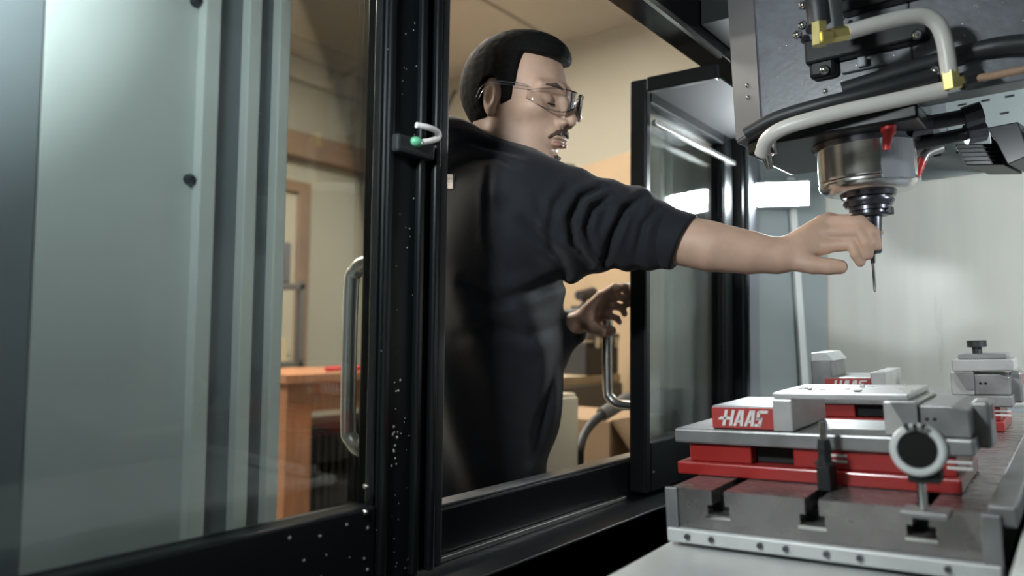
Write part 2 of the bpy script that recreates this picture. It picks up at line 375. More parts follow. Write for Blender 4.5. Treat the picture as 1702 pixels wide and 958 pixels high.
# =============================================================== MACHINE ENCLOSURE
XO, XI = -0.80, -0.76         # outer and inner face of the sliding doors
struct('trim_3', bx((-0.836, -0.6, 0.0), (XO - 0.002, 2.3, Z(-0.265))), M['black'], 'black front sill below the door opening', 'sill', 0.004)
struct('trim_4', bx((-0.838, -0.6, Z(-0.2645)), (-0.806, 2.3, Z(-0.260))), M['castgrey'], 'pale sheet strip on top of the front sill', 'trim', 0.001)
struct('trim_5', bx((XO, -0.6, Z(-0.62)), (-0.70, 2.3, Z(-0.342))), M['black'], 'black ledge with highlight strip along the sill', 'ledge', 0.003)
struct('trim_6', bx((XO + 0.001, 0.30, Z(-0.3415)), (XO + 0.012, 1.50, Z(-0.334))), M['satin'], 'thin bright strip standing for the highlight on the black ledge', 'rail', 0.001)  # metal strip put in for the white highlight along the ledge corner
ap = MB().prism([(-0.70, Z(-0.345)), (-0.70, Z(-0.62)), (-0.55, Z(-1.0)), (0.85, Z(-1.0)), (0.85, Z(-1.02)), (-0.56, Z(-1.02)), (-0.72, Z(-0.62)), (-0.705, Z(-0.345))], 1, -0.6, 2.3)
struct('trim_7', ap, M['black'], 'black sloping apron and chip pan inside the machine', 'apron')
struct('wall_far', bx((-0.576, 2.3, Z(-1.0)), (0.85, 2.33, Z(1.0))), M['encl'], 'off-white end wall of the machine enclosure', 'wall')
struct('wall_near', bx((-0.76, -0.63, Z(-1.0)), (0.85, -0.6, Z(1.0))), M['encl'], 'off-white enclosure end wall behind the viewer', 'wall')
struct('wall_back', bx((0.82, -0.6, Z(-1.0)), (0.85, 2.3, Z(1.0))), M['panel_dark'], 'slate grey rear wall of the machine enclosure', 'wall')
# diagonal corner panel with ribs
def slab(p0, p1, t, z0, z1):
    p0, p1 = Vector((*p0, 0)), Vector((*p1, 0)); d = (p1 - p0).normalized(); n = Vector((d.y, -d.x, 0)) * t
    p = [p0, p1, p1 - n, p0 - n]
    return MB().add([Vector((q.x, q.y, z0)) for q in p] + [Vector((q.x, q.y, z1)) for q in p], [(0,3,2,1),(4,5,6,7),(0,1,5,4),(1,2,6,5),(2,3,7,6),(3,0,4,7)])
cp = tag(slab((-0.735, 2.095), (-0.577, 2.298), 0.01, Z(-0.60), Z(1.0)).build('trim_8', M['corner']), 'grey diagonal corner panel beside the far end wall', 'panel', kind='structure')
slab((-0.733, 2.092), (-0.715, 2.115), -0.010, Z(-0.60), Z(0.9)).build('rib', M['panel_dark'], cp)
cable = MB().add([Vector((-0.655, 2.190, Z(0.45))), Vector((-0.644, 2.206, Z(0.45))), Vector((-0.598, 2.252, Z(-0.60))), Vector((-0.612, 2.231, Z(-0.60))),
                  Vector((-0.655 + 0.008, 2.190 - 0.006, Z(0.45))), Vector((-0.644 + 0.008, 2.206 - 0.006, Z(0.45))), Vector((-0.598 + 0.008, 2.252 - 0.006, Z(-0.60))), Vector((-0.612 + 0.008, 2.231 - 0.006, Z(-0.60)))],
                 [(0,1,2,3),(4,7,6,5),(0,4,5,1),(1,5,6,2),(2,6,7,3),(3,7,4,0)])
cable.build('rib', M['strip'], cp)
struct('trim_9', bx((-0.80, 2.07, Z(-0.60)), (-0.737, 2.11, Z(1.0))), M['black'], 'black upright between far door and corner panel', 'upright', 0.004)
# end-wall ledges low at the right
struct('trim_10', bx((-0.56, 2.16, Z(-0.30)), (0.82, 2.298, Z(-0.155))), M['panel_dark'], 'grey lower step of the far end wall', 'ledge', 0.004)
struct('trim_11', bx((-0.56, 2.05, Z(-0.34)), (0.82, 2.158, Z(-0.225))), M['panel'], 'pale lower step below the far end wall', 'ledge', 0.004)

# fixed front panels outside the doors
def fixed_panel(y0, y1, strips, sgn, label, zt=1.0):
    r = thing('front_panel', label, 'panel', (-0.88, 0.5 * (y0 + y1), Z(-0.258)), 'fixed front panels of the machine')
    bx((-0.885, y0, Z(-0.2575)), (-0.870, y1, Z(zt))).build('sheet', M['panel'], r, 0.001)
    for a, b in strips:
        bx((-0.870, a, Z(-0.2575)), (-0.853, b, Z(zt))).build('flange', M['strip'], r, 0.002)
    return r
fl = fixed_panel(0.358, 0.657, [(0.530, 0.552), (0.592, 0.611), (0.639, 0.657)], 1, 'pale grey ribbed sheet panel behind the left door window')
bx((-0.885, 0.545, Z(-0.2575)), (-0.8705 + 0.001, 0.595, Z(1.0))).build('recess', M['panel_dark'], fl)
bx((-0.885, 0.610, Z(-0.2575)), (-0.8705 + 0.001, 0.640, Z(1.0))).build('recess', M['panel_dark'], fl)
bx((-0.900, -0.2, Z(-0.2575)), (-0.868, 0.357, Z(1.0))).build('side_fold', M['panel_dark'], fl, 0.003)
for zz in (0.185, 0.405):
    MB().lathe((-0.870, 0.525, Z(zz)), (-0.858, 0.525, Z(zz)), [(0, 0.0065), (0.5, 0.0065), (1, 0.003)], 14).build('screw', M['darksteel'], fl, smooth=True)
fr = fixed_panel(1.80, 2.30, [(1.80, 1.825), (1.86, 1.88)], -1, 'pale grey ribbed sheet panel behind the far door window', 0.55)
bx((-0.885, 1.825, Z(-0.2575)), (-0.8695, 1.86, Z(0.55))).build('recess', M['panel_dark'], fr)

# roof rail above the opening
struct('trim_12', bx((-0.67, -0.6, Z(0.600)), (-0.60, 2.06, Z(0.68))), M['black_gloss'], 'black roof rail running above the door opening', 'rail', 0.004)
struct('trim_13', bx((-0.598, -0.6, Z(0.625)), (-0.18, 1.10, Z(0.70))), M['blackdull'], 'dark roof sheet beside the roof rail', 'roof')
struct('trim_14', bx((-0.598, 1.45, Z(0.625)), (-0.40, 2.298, Z(0.70))), M['blackdull'], 'dark roof sheet above the far door', 'roof')
struct('trim_15', bx((-0.606, 0.2, Z(0.590)), (-0.598, 1.56, Z(0.6)) ), M['satin'], 'thin bright wiper edge under the roof rail', 'trim')

# doors -------------------------------------------------------
def door(name, ya, yb, lead, label, post):
    """ya..yb extent, lead: +1 leading edge at yb, -1 at ya; post: leading post width"""
    r = thing(name, label, 'sliding door', (0.5 * (XO + XI), 0.5 * (ya + yb), Z(-0.33)))
    zb, zt = Z(-0.332), Z(0.57)
    p0, p1 = (yb - post, yb) if lead > 0 else (ya, ya + post)
    bx((XO, p0, zb), (XI, p1, zt)).build('leading_post', M['black'], r, 0.004)
    t0, t1 = (ya, ya + 0.05) if lead > 0 else (yb - 0.055, yb)
    bx((XO, t0, zb), (XI, t1, zt)).build('trailing_post', M['black'], r, 0.004)
    g0, g1 = (t1, p0) if lead > 0 else (p1, t0)
    bx((XO, g0, zb), (XI, g1, Z(-0.225))).build('bottom_rail', M['black'], r, 0.004)
    bx((XO, g0, Z(0.52)), (XI, g1, zt)).build('top_rail', M['black'], r, 0.004)
    bx((XO + 0.014, g0, Z(-0.225)), (XO + 0.019, g1, Z(0.52))).build('glass_pane', M['glass'], r)
    # gasket round the glass on the inner face
    for a, b in ((g0, g0 + 0.006), (g1 - 0.006, g1)):
        bx((XI - 0.018, a, Z(-0.225)), (XI - 0.004, b, Z(0.52))).build('gasket', M['black_gloss'], r, 0.002)
    return r, p0, p1
dl, lp0, lp1 = door('sliding_door', 0.0, 0.868, 1, 'black framed sliding door with window beside the grey panel', 0.123)
dr, rp0, rp1 = door('sliding_door', 1.533, 2.055, -1, 'black framed sliding door behind the outstretched forearm', 0.024)
# ridges on the left door's leading post
for a, b, d in ((0.745, 0.757, 0.008), (0.804, 0.816, 0.012), (0.834, 0.846, 0.014)):
    bx((XI, a, Z(-0.33)), (XI + d, b, Z(0.57))).build('ridge', M['black_gloss'], dl, 0.0035)
bx((XI, 0.850, Z(-0.33)), (XI + 0.008, 0.868, Z(0.57))).build('edge_seal', M['rubber'], dl, 0.003)
# arm of the far door that turns inwards at the top
bx((XI, 1.533, Z(0.540)), (-0.60, 1.553, Z(0.572))).build('roof_arm', M['black'], dr, 0.003)
bx((XI, 1.553, Z(0.545)), (-0.60, 2.05, Z(0.55))).build('roof_sheet', M['blackdull'], dr)
bx((XI, 1.560, Z(0.470)), (XI + 0.012, 2.05, Z(0.482))).build('rail_lip', M['satin'], dr, 0.002)
def handle(parent, y, z0, z1):
    p = [(XO, y - 0.0, z1), (XO - 0.045, y, z1), (XO - 0.066, y, z1 - 0.012), (XO - 0.075, y, z1 - 0.04), (XO - 0.075, y, z0 + 0.04), (XO - 0.066, y, z0 + 0.012), (XO - 0.045, y, z0), (XO, y, z0)]
    h = MB().tube(p, 0.0115, 16, 5).build('handle', M['satin'], parent, smooth=True)
    for zz in (z0, z1): MB().cyl((XO - 0.006, y, zz), (XO, y, zz), 0.019, 0.021).build('handle_foot', M['satin'], h, smooth=True)
    return h
handle(dl, 0.795, Z(-0.165), Z(0.105))
handle(dr, 1.572, Z(-0.150), Z(0.112))
# right door has a slim lip to carry the handle
bx((XO - 0.001, 1.557, Z(-0.332)), (XO + 0.010, 1.590, Z(0.57))).build('handle_lip', M['black'], dr, 0.002)
# latch with white hook and green tie
lz = Z(0.212)
def dp(u, v, x):       # point on plane X=x seen at pixel
    p = at(u, v, 1.0); o = Vector((0, 0, H)); d = p - o; return o + d * (x / d.x)
la = thing('door_latch', 'small white latch hook with green tie on the near door post', 'latch', dp(700, 230, XI + 0.012))
MB().tube([dp(692, 208, -0.735), dp(712, 212, -0.730), dp(727, 219, -0.732), dp(728, 229, -0.735), dp(716, 234, -0.735), dp(700, 237, -0.738)], 0.0042, 12).build('hook', M['white'], la, smooth=True)
g = dp(692, 236, -0.738)
MB().sph(g, 0.008, sc3=(1, 1.3, 0.9)).build('tie', M['green'], la, smooth=True)
k0 = dp(662, 238, XI)
bx((XI - 0.002, k0.y - 0.02, k0.z - 0.017), (XI + 0.020, k0.y + 0.055, k0.z + 0.008)).build('latch_plate', M['blackdull'], la, 0.004)
# metal chips and droplets on the near door and sill
rnd = random.Random(4)
ch = MB()
def chip(p, r): ch.sph(p, r, 6, 4, (0.6, 1, 1))
for k in range(70):
    zz = Z(-0.32 + 0.85 * rnd.random() ** 1.4); chip((XI + 0.001, rnd.uniform(0.74, 0.81), zz), rnd.uniform(0.0006, 0.0013))
for k in range(16): chip((XI + 0.001, 0.775 + rnd.gauss(0, 0.004), Z(-0.20 + 0.14 * rnd.random())), rnd.uniform(0.0012, 0.0024))
for k in range(14): chip((XI + 0.001, rnd.uniform(0.60, 0.76), Z(rnd.uniform(-0.32, -0.235))), rnd.uniform(0.0010, 0.0026))
c = ch.build('metal_chips', M['chips'], dl, smooth=True); c['kind'] = 'stuff'
for zz in (-0.255, -0.222):
    y = 0.722; MB().sph((XI + 0.002, y, Z(zz + 0.025)), 0.0038).build('screw', M['chrome'], dl, smooth=True)
for zz in (-0.345, -0.385): MB().sph(dp(1086, 785 if zz > -0.36 else 829, XI), 0.0030).build('screw', M['chrome'], dr, smooth=True)

# work lamps of the machine, plus one added for the far wall
def led(name, c, n, up, wdt, hgt, label, m):
    c, n = Vector(c), Vector(n).normalized(); s = n.cross(Vector(up)).normalized(); u = s.cross(n).normalized()
    T = Matrix(((s.x, u.x, n.x, c.x), (s.y, u.y, n.y, c.y), (s.z, u.z, n.z, c.z), (0, 0, 0, 1)))
    r = thing(name, label, 'lamp', T, 'machine work lamps')
    bx((-wdt/2 - 0.006, -hgt/2 - 0.006, -0.035), (wdt/2 + 0.006, hgt/2 + 0.006, -0.006)).build('housing', M['lampbody'], r, 0.003, local=True)
    for lo_, hi_ in (((-wdt/2 - 0.006, -hgt/2 - 0.006, -0.006), (-wdt/2, hgt/2 + 0.006, 0.0)), ((wdt/2, -hgt/2 - 0.006, -0.006), (wdt/2 + 0.006, hgt/2 + 0.006, 0.0)),
                     ((-wdt/2, -hgt/2 - 0.006, -0.006), (wdt/2, -hgt/2, 0.0)), ((-wdt/2, hgt/2, -0.006), (wdt/2, hgt/2 + 0.006, 0.0))):
        bx(lo_, hi_).build('bezel', M['lampbody'], r, local=True)
    bx((-wdt/2, -hgt/2, -0.0058), (wdt/2, hgt/2, -0.004)).build('led_panel', m, r, local=True)
    bx((-0.02, -0.015, -0.062), (0.02, 0.015, -0.035)).build('bracket', M['lampbody'], r, local=True)
    return r
lampP = at(1299, 323, 2.12)
nrm = (Vector((0, 0, H)) - lampP); nrm.z = -0.02
led('work_lamp', lampP, nrm + Vector((0.25, -0.2, -0.1)), (0, 0, 1), 0.138, 0.062, 'glowing rectangular work lamp in the far corner', M['led_far'])
nearP = Vector((-0.525, 0.10, Z(0.45)))
led('work_lamp', nearP, Vector((-0.22, 0.92, -0.25)), (0, 0, 1), 0.138, 0.062, 'glowing rectangular work lamp in the near front corner', M['led_near'])
struct('trim_16', bx((0.30, 1.02, Z(-1.0)), (0.82, 1.36, Z(1.0))), M['panel_dark'], 'slate grey machine column behind the spindle head', 'column', 0.01)
fillP = Vector((0.34, 1.423, Z(0.27)))
led('work_lamp', fillP, Vector((-0.30, 0.95, -0.10)), (0, 0, 1), 0.138, 0.062, 'added unseen fill lamp on the rear machine column', M['fill_led_rear'])  # lamp added out of view to brighten the far end wall

# =============================================================== TABLE GROUP
TILT = Matrix.Rotation(-0.052, 4, FWD)
def GM(p): return Matrix.Translation(Vector(p)) @ TILT
TB0 = at(1115, 810, 1.0)
TW, TL = 0.352, 1.0
tbl = thing('mill_table', 'grey steel machine table with T-slots under both vises', 'machine table', GM(TB0))
slots = [0.062, 0.174, 0.286]
prof = [(0, -0.048), (0, 0)]
for s in slots:
    prof += [(s - 0.008, 0), (s - 0.008, -0.018), (s - 0.014, -0.018), (s - 0.014, -0.030), (s + 0.014, -0.030), (s + 0.014, -0.018), (s + 0.008, -0.018), (s + 0.008, 0)]
prof += [(TW, 0), (TW, -0.048)]
# build as strips so every cap is convex
tb = MB()
xs = [0] + sum([[s - 0.014, s - 0.008, s + 0.008, s + 0.014] for s in slots], []) + [TW]
def solid(x0, x1, z0, z1, y0=0.0, y1=TL): tb.box((x0, y0, z0), (x1, y1, z1))
prev = 0.0
for s in slots:
    solid(prev, s - 0.014, -0.048, 0); solid(s - 0.014, s - 0.008, -0.018, 0); solid(s + 0.008, s + 0.014, -0.018, 0)
    solid(s - 0.014, s + 0.014, -0.048, -0.030); prev = s + 0.014
solid(prev, TW, -0.048, 0)
tb.build('table_slab', M['tablesteel'], tbl, local=True)
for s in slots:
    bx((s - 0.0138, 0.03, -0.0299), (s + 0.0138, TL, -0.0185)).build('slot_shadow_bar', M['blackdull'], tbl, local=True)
    bx((s - 0.016, -0.0025, -0.0345), (s + 0.016, 0.0, -0.0305)).build('slot_lip', M['chrome'], tbl, 0.0005, local=True)
for x0, x1 in ((-0.006, 0.010), (TW - 0.010, TW + 0.008)):
    bx((x0, -0.006, -0.062), (x1, 0.0, 0.001)).build('corner_plate', M['castgrey'], tbl, 0.0015, local=True)
bx((-0.004, -0.010, -0.066), (TW + 0.006, 0.02, -0.049)).build('lower_rail', M['cover'], tbl, 0.002, local=True)
bx((TW - 0.004, 0.0, -0.012), (TW + 0.022, TL, 0.010)).build('side_gutter', M['castgrey'], tbl, 0.003, local=True)
for x in (0.024, 0.055, 0.115, 0.145, 0.19, 0.225, 0.31):
    MB().cyl((x, -0.0135, -0.057), (x, -0.010, -0.057), 0.0035, n=10).build('screw', M['darksteel'], tbl, local=True)
# covers below and beside the table
wc_ = thing('way_cover', 'pale sheet metal way cover in front of the table end', 'way cover', GM(TB0))
bx((-0.012, -0.60, -0.090), (TW - 0.01, 0.06, -0.072)).build('top_sheet', M['cover'], wc_, 0.004, local=True)
bx((-0.004, -0.60, -0.140), (TW - 0.015, 0.30, -0.0905)).build('skirt', M['castgrey'], wc_, 0.003, local=True)
bx((0.03, -0.55, -0.0715), (TW - 0.08, -0.10, -0.069)).build('raised_panel', M['cover'], wc_, 0.002, local=True)
sd = thing('side_cover', 'dark slate cover sloping beside the right table edge', 'cover', GM(TB0))
MB().prism([(TW + 0.03, -0.03), (TW + 0.5, 0.02), (TW + 0.5, -0.4), (TW + 0.03, -0.4)], 1, -0.15, TL + 0.1).build('sheet', M['panel_dark'], sd, 0.003, local=True)
bx((TW + 0.024, -0.15, -0.028), (TW + 0.036, TL + 0.1, -0.016)).build('edge_bead', M['panel'], sd, 0.002, local=True)
cs = thing('saddle_casting', 'dark machine saddle hidden below the steel table', 'casting', GM(TB0))
bx((0.01, 0.05, -0.5), (TW - 0.02, TL - 0.05, -0.142)).build('body', M['blackdull'], cs, local=True)

# ---- vise
LOGO = []          # strokes in a 1 x 0.3 plate, slanted lettering
def stroke(mb, pts, T, z):
    n = len(pts); mb.add([T @ Vector((p[0], z, p[1])) for p in pts], [tuple(range(n))])
def lettering(x0, x1, z0, z1, y):
    """slanted block capitals H A A S with the long bar of the first letter"""
    mb = MB(); W_, H_ = x1 - x0, z1 - z0
    def sh(px, pz): return (x0 + W_ * (px + 0.075 * pz), z0 + H_ * pz)
    def poly(pts):
        f = [Vector((*sh(*p), 0)) for p in pts]; n = len(f)
        vs = [Vector((q.x, y, q.y)) for q in f] + [Vector((q.x, y - 0.0008, q.y)) for q in f]
        mb.add(vs, [tuple(range(n)), tuple(reversed(range(n, 2*n)))] + [(i, i+n, (i+1) % n + n, (i+1) % n) for i in range(n)])
    poly([(0.10, 0.0), (0.16, 0.0), (0.16, 1), (0.10, 1)]); poly([(0.24, 0.0), (0.30, 0.0), (0.30, 1), (0.24, 1)])
    poly([(-0.01, 0.38), (0.24, 0.38), (0.24, 0.56), (0.03, 0.56)])
    for o in (0.32, 0.53):
        poly([(o, 0), (o + 0.06, 0), (o + 0.12, 1), (o + 0.06, 1)]); poly([(o + 0.13, 0), (o + 0.19, 0), (o + 0.16, 1), (o + 0.10, 1)])
        poly([(o + 0.05, 0.22), (o + 0.14, 0.22), (o + 0.135, 0.36), (o + 0.06, 0.36)])
    o = 0.74
    poly([(o + 0.03, 0.82), (o + 0.20, 0.82), (o + 0.20, 1), (o + 0.03, 1)]); poly([(o, 0.5), (o + 0.06, 0.44), (o + 0.06, 0.9), (o, 0.95)])
    poly([(o, 0.42), (o + 0.11, 0.42), (o + 0.11, 0.58), (o, 0.58)]); poly([(o + 0.06, 0.05), (o + 0.12, 0.05), (o + 0.12, 0.58), (o + 0.06, 0.58)])
    poly([(o - 0.01, 0.0), (o + 0.11, 0.0), (o + 0.11, 0.17), (o - 0.01, 0.17)])
    return mb
VW = 0.15
def make_vise(p, label):
    v = thing('machine_vise', label, 'vise', GM(p), 'machine vises on the table')
    B = lambda n, lo, hi, m, bv=0.002, par=None: bx(lo, hi).build(n, M[m], par or v, bv, local=True)
    base = B('base', (0.004, -0.012, 0), (0.350, VW + 0.012, 0.017), 'red')
    B('body', (0.018, 0, 0.017), (0.105, VW, 0.042), 'red'); B('body', (0.160, 0, 0.017), (0.345, VW, 0.042), 'red')
    B('recess', (0.104, 0.02, 0.018), (0.161, VW - 0.02, 0.041), 'blackdull', 0)
    bed = B('bed', (0.0, -0.008, 0.042), (0.365, VW + 0.008, 0.062), 'castgrey', 0.003)
    fj = B('fixed_jaw', (0.052, 0.004, 0.0625), (0.138, VW - 0.004, 0.0935), 'castgrey', 0.002)
    pl = bx((0.053, 0.0012, 0.0635), (0.137, 0.0039, 0.0915)).build('name_plate', M['redplate'], fj, 0.0005, local=True)
    lettering(0.060, 0.130, 0.0670, 0.0885, 0.0012).build('lettering', M['white'], fj, local=True)
    B('jaw_plate', (0.138, -0.004, 0.0625), (0.164, VW + 0.004, 0.104), 'alu', 0.002)
    B('jaw_plate', (0.272, -0.004, 0.0625), (0.308, VW + 0.004, 0.104), 'alu', 0.002)
    # movable jaw with chamfer
    MB().prism([(0.308, 0.0625), (0.362, 0.0625), (0.362, 0.094), (0.345, 0.099), (0.308, 0.099)], 1, 0.0, VW).build('movable_jaw', M['castgrey'], v, 0.002, local=True)
    MB().prism([(0.296, 0.072), (0.309, 0.072), (0.309, 0.103), (0.280, 0.103)], 1, -0.007, -0.0041).build('wedge', M['castgrey'], v, 0, local=True)
    B('screw_block', (0.358, 0.045, 0.045), (0.378, 0.105, 0.100), 'castgrey', 0.004)
    B('slot_mark', (0.3622, 0.060, 0.078), (0.3788, 0.090, 0.094), 'redplate', 0)
    for x in (0.20, 0.335):
        for k in range(2): bx((x, -0.0008, 0.026 + 0.007 * k), (x + 0.026, 0.0, 0.0295 + 0.007 * k)).build('white_mark', M['white'], v, local=True)
    for x in (0.148, 0.155): MB().cyl((x, 0.02, 0.104), (x, 0.02, 0.1045), 0.003, n=12).build('bolt', M['darksteel'], v, local=True)
    for x in (0.318, 0.326): MB().cyl((x, -0.001, 0.083), (x, 0.0005, 0.083), 0.0022, n=10).build('bolt', M['blackdull'], v, local=True)
    return v
def GL(x, y, z): return GM(TB0) @ Vector((x, y, z))
VP = (-0.034, 0.100, 0.0006)
v1 = make_vise(GL(*VP), 'red machine vise nearest the viewer, clamping the pale plate')
v2 = v1.copy(); col.objects.link(v2); v2.matrix_world = GM(GL(VP[0] + 0.0, VP[1] + 0.58, VP[2]))
v2['label'] = 'second red machine vise farther along the table near the end wall'
for chd in [o for o in bpy.data.objects if o.parent == v1]:
    c = chd.copy(); col.objects.link(c); c.parent = v2
    for g_ in [o for o in bpy.data.objects if o.parent == chd]:
        e = g_.copy(); col.objects.link(e); e.parent = c
# workpiece plate bridging the jaws
wp = thing('workpiece_plate', 'bright aluminium plate lying across the near vise jaws', 'workpiece', GM(GL(*VP)))
bx((0.139, -0.003, 0.1045), (0.300, VW - 0.005, 0.1125)).build('plate', M['alu'], wp, 0.0015, local=True)
rr = random.Random(9)
for k in range(16):
    x, y = rr.uniform(0.15, 0.29), rr.uniform(0.01, 0.13)
    MB().box((x, y, 0.1125), (x + rr.uniform(0.004, 0.012), y + rr.uniform(0.004, 0.01), 0.1125 + rr.uniform(0.001, 0.003))).build('machined_boss', M['alu' if k % 3 else 'darksteel'], wp, local=True)
wp2 = thing('workpiece_block', 'grey block with black knob clamped on the far vise', 'workpiece', GM(GL(VP[0], VP[1] + 0.58, VP[2])))
bx((0.275, 0.0, 0.1045), (0.37, 0.10, 0.125)).build('block', M['alu'], wp2, 0.002, local=True)
bx((0.285, 0.01, 0.125), (0.36, 0.09, 0.134)).build('cap', M['castgrey'], wp2, 0.002, local=True)
MB().lathe((0.312, 0.05, 0.134), (0.312, 0.05, 0.158), [(0, 0.008), (0.5, 0.008), (0.5, 0.016), (1, 0.016)], 16).build('knob', M['rubber'], wp2, smooth=True, local=True)
bk = thing('stop_block', 'small grey stop block at the far left end of the table', 'block', GM(GL(VP[0] + 0.01, VP[1] + 0.60, VP[2])))
bx((0.01, 0.01, 0.0625), (0.05, 0.12, 0.125)).build('block', M['castgrey'], bk, 0.002, local=True)
MB().prism([(0.012, 0.125), (0.055, 0.125), (0.042, 0.142), (0.012, 0.142)], 1, 0.01, 0.12).build('cap', M['cover'], bk, 0.001, local=True)

# hold-down clamp stud in the middle T-slot
cl = thing('hold_down_clamp', 'black hold-down clamp stud in the middle table slot', 'clamp', GM(GL(0.176, 0.060, 0)))
bx((-0.008, -0.012, 0.0), (0.008, 0.020, 0.030)).build('clamp_block', M['blackdull'], cl, 0.002, local=True)
MB().cyl((0, 0, 0.030), (0, 0, 0.034), 0.012).build('washer', M['darksteel'], cl, smooth=True, local=True)
MB().lathe((0, 0, 0.034), (0, 0, 0.060), [(0, 0.0095), (0.3, 0.0085), (0.6, 0.0095), (1, 0.008)], 6).build('nut', M['blackdull'], cl, local=True)
MB().cyl((0, 0, 0.060), (0, 0, 0.082), 0.0045).build('stud', M['chrome'], cl, smooth=True, local=True)

# probe on a post by the near slot
pw = at(1526, 748, 0.80)
pl_ = GM(TB0).inverted() @ pw
pr = thing('tool_probe', 'black round probe with pale ring face on a silver post', 'probe', GM(GL(pl_.x, pl_.y, 0)))
hz_ = pl_.z
toC = (TILT.inverted().to_3x3() @ (Vector((0, 0, H)) - pw)).normalized(); ax = Vector((toC.x * 0.9 - 0.18, toC.y, toC.z - 0.04)).normalized()
cf = Vector((0, 0, hz_))
MB().lathe(cf + ax * 0.0, cf - ax * 0.038, [(0, 0.020), (0.1, 0.0235), (0.85, 0.0235), (1, 0.019)], 32).build('probe_body', M['blackdull'], pr, smooth=True, local=True)
ring = MB(); ring.lathe(cf - ax * 0.001, cf + ax * 0.005, [(0, 0.0265), (0.7, 0.0265), (1, 0.0245), (1, 0.0195), (0.4, 0.0185)], 36, False)
ring.build('face_ring', M['cover'], pr, smooth=True, local=True)
MB().lathe(cf, cf + ax * 0.003, [(0, 0.0192), (1, 0.0185)], 32).build('lens', M['black_gloss'], pr, smooth=True, local=True)
for dx in (-0.008, 0.0, 0.008):
    MB().cyl(cf + Vector((dx, -0.006, 0.022)), cf + Vector((dx, -0.010, 0.0255)), 0.0028, n=10).build('screw', M['chrome'], pr, smooth=True, local=True)
bx((-0.012, 0.0, hz_ - 0.034), (0.018, 0.030, hz_ - 0.018)).build('probe_foot', M['blackdull'], pr, 0.002, local=True)
MB().cyl((0.0, 0.004, -0.001), (0.0, 0.004, hz_ - 0.034), 0.0045).build('post', M['chrome'], pr, smooth=True, local=True)
bx((-0.020, -0.008, 0.0), (0.024, 0.028, 0.006)).build('base_plate', M['castgrey'], pr, 0.001, local=True)

# =============================================================== SPINDLE HEAD
SP = at(1443, 322, 1.30)
hd = thing('spindle_head', 'grey mill head with steel spindle and coolant hoses', 'spindle head', GM(SP))
L_ = dict(local=True)
zb = 0.105
def hp(u, v, D): return GM(SP).inverted() @ at(u, v, D)
MB().prism([(-0.19, -0.075), (-0.125, -0.14), (0.10, -0.14), (0.10, 0.20), (-0.19, 0.20)], 2, zb, 0.62).build('head_cover', M['head'], hd, 0.003, **L_)
MB().prism([(-0.1915, -0.0745), (-0.1255, -0.1415), (-0.1245, -0.1405), (-0.1895, -0.074)], 2, zb + 0.006, 0.62).build('corner_facet', M['head2'], hd, **L_)
bx((0.1005, -0.14, zb), (0.75, -0.09, 0.62)).build('rear_cover', M['head'], hd, 0.002, **L_)
# dark skirt rim below the cover
MB().prism([(-0.175, -0.065), (-0.115, -0.125), (0.10, -0.125), (0.10, 0.18), (-0.175, 0.18)], 2, zb - 0.022, zb).build('skirt_rim', M['black'], hd, 0.004, **L_)
for p in ((1257, 127), (1257, 148)):
    q = hp(p[0], p[1], 1.26); q.y = -0.128 if False else q.y
    d_ = Vector((-0.125, -0.14, 0)) - Vector((-0.19, -0.075, 0))
    t_ = 0.62; MB().sph((-0.19 + d_.x * t_ - 0.001, -0.075 + d_.y * t_ - 0.001, q.z), 0.0042).build('bolt', M['chrome'], hd, smooth=True, **L_)
# spindle
MB().lathe((0, 0, 0), (0, 0, zb), [(0, 0.055), (0.02, 0.066), (0.10, 0.074), (0.16, 0.0755), (0.20, 0.0735), (0.24, 0.0755), (0.82, 0.0755), (0.86, 0.0785), (1, 0.0785)], 56).build('spindle_housing', M['steel'], hd, smooth=True, **L_)
MB().lathe((0, 0, 0.075), (0, 0, zb - 0.001), [(0, 0.079), (0.3, 0.084), (0.9, 0.090), (1, 0.090)], 48).build('coolant_ring', M['darksteel'], hd, smooth=True, **L_)
for k in range(7):
    an = math.radians(190 + k * 24); MB().sph((0.086 * math.cos(an), 0.086 * math.sin(an), 0.092), 0.0042).build('bolt', M['chrome'], hd, smooth=True, **L_)
MB().lathe((0, 0, -0.022), (0, 0, 0), [(0, 0.036), (0.25, 0.040), (0.45, 0.040), (0.5, 0.034), (0.65, 0.034), (0.7, 0.042), (1, 0.044)], 40).build('spindle_nose', M['darksteel'], hd, smooth=True, **L_)
# dark reflection on the right of the housing, put in as a curved strip
MB().lathe((0, 0, 0.012), (0, 0, 0.074), [(0, 0.0765), (1, 0.0765)], 56, False)
pv = MB()
for k in range(9):
    a0_, a1_ = math.radians(-62 + k * 5), math.radians(-62 + (k + 1) * 5)
    p_ = [Vector((r_ * math.cos(a_), r_ * math.sin(a_), z_)) for z_ in (0.012, 0.090) for a_, r_ in ((a0_, 0.0752), (a1_, 0.0752), (a1_, 0.079), (a0_, 0.079))]
    pv.add(p_, [(0,3,2,1),(4,5,6,7),(0,1,5,4),(1,2,6,5),(2,3,7,6),(3,0,4,7)])
pv.build('dark_reflection', M['panel_dark'], hd, **L_)
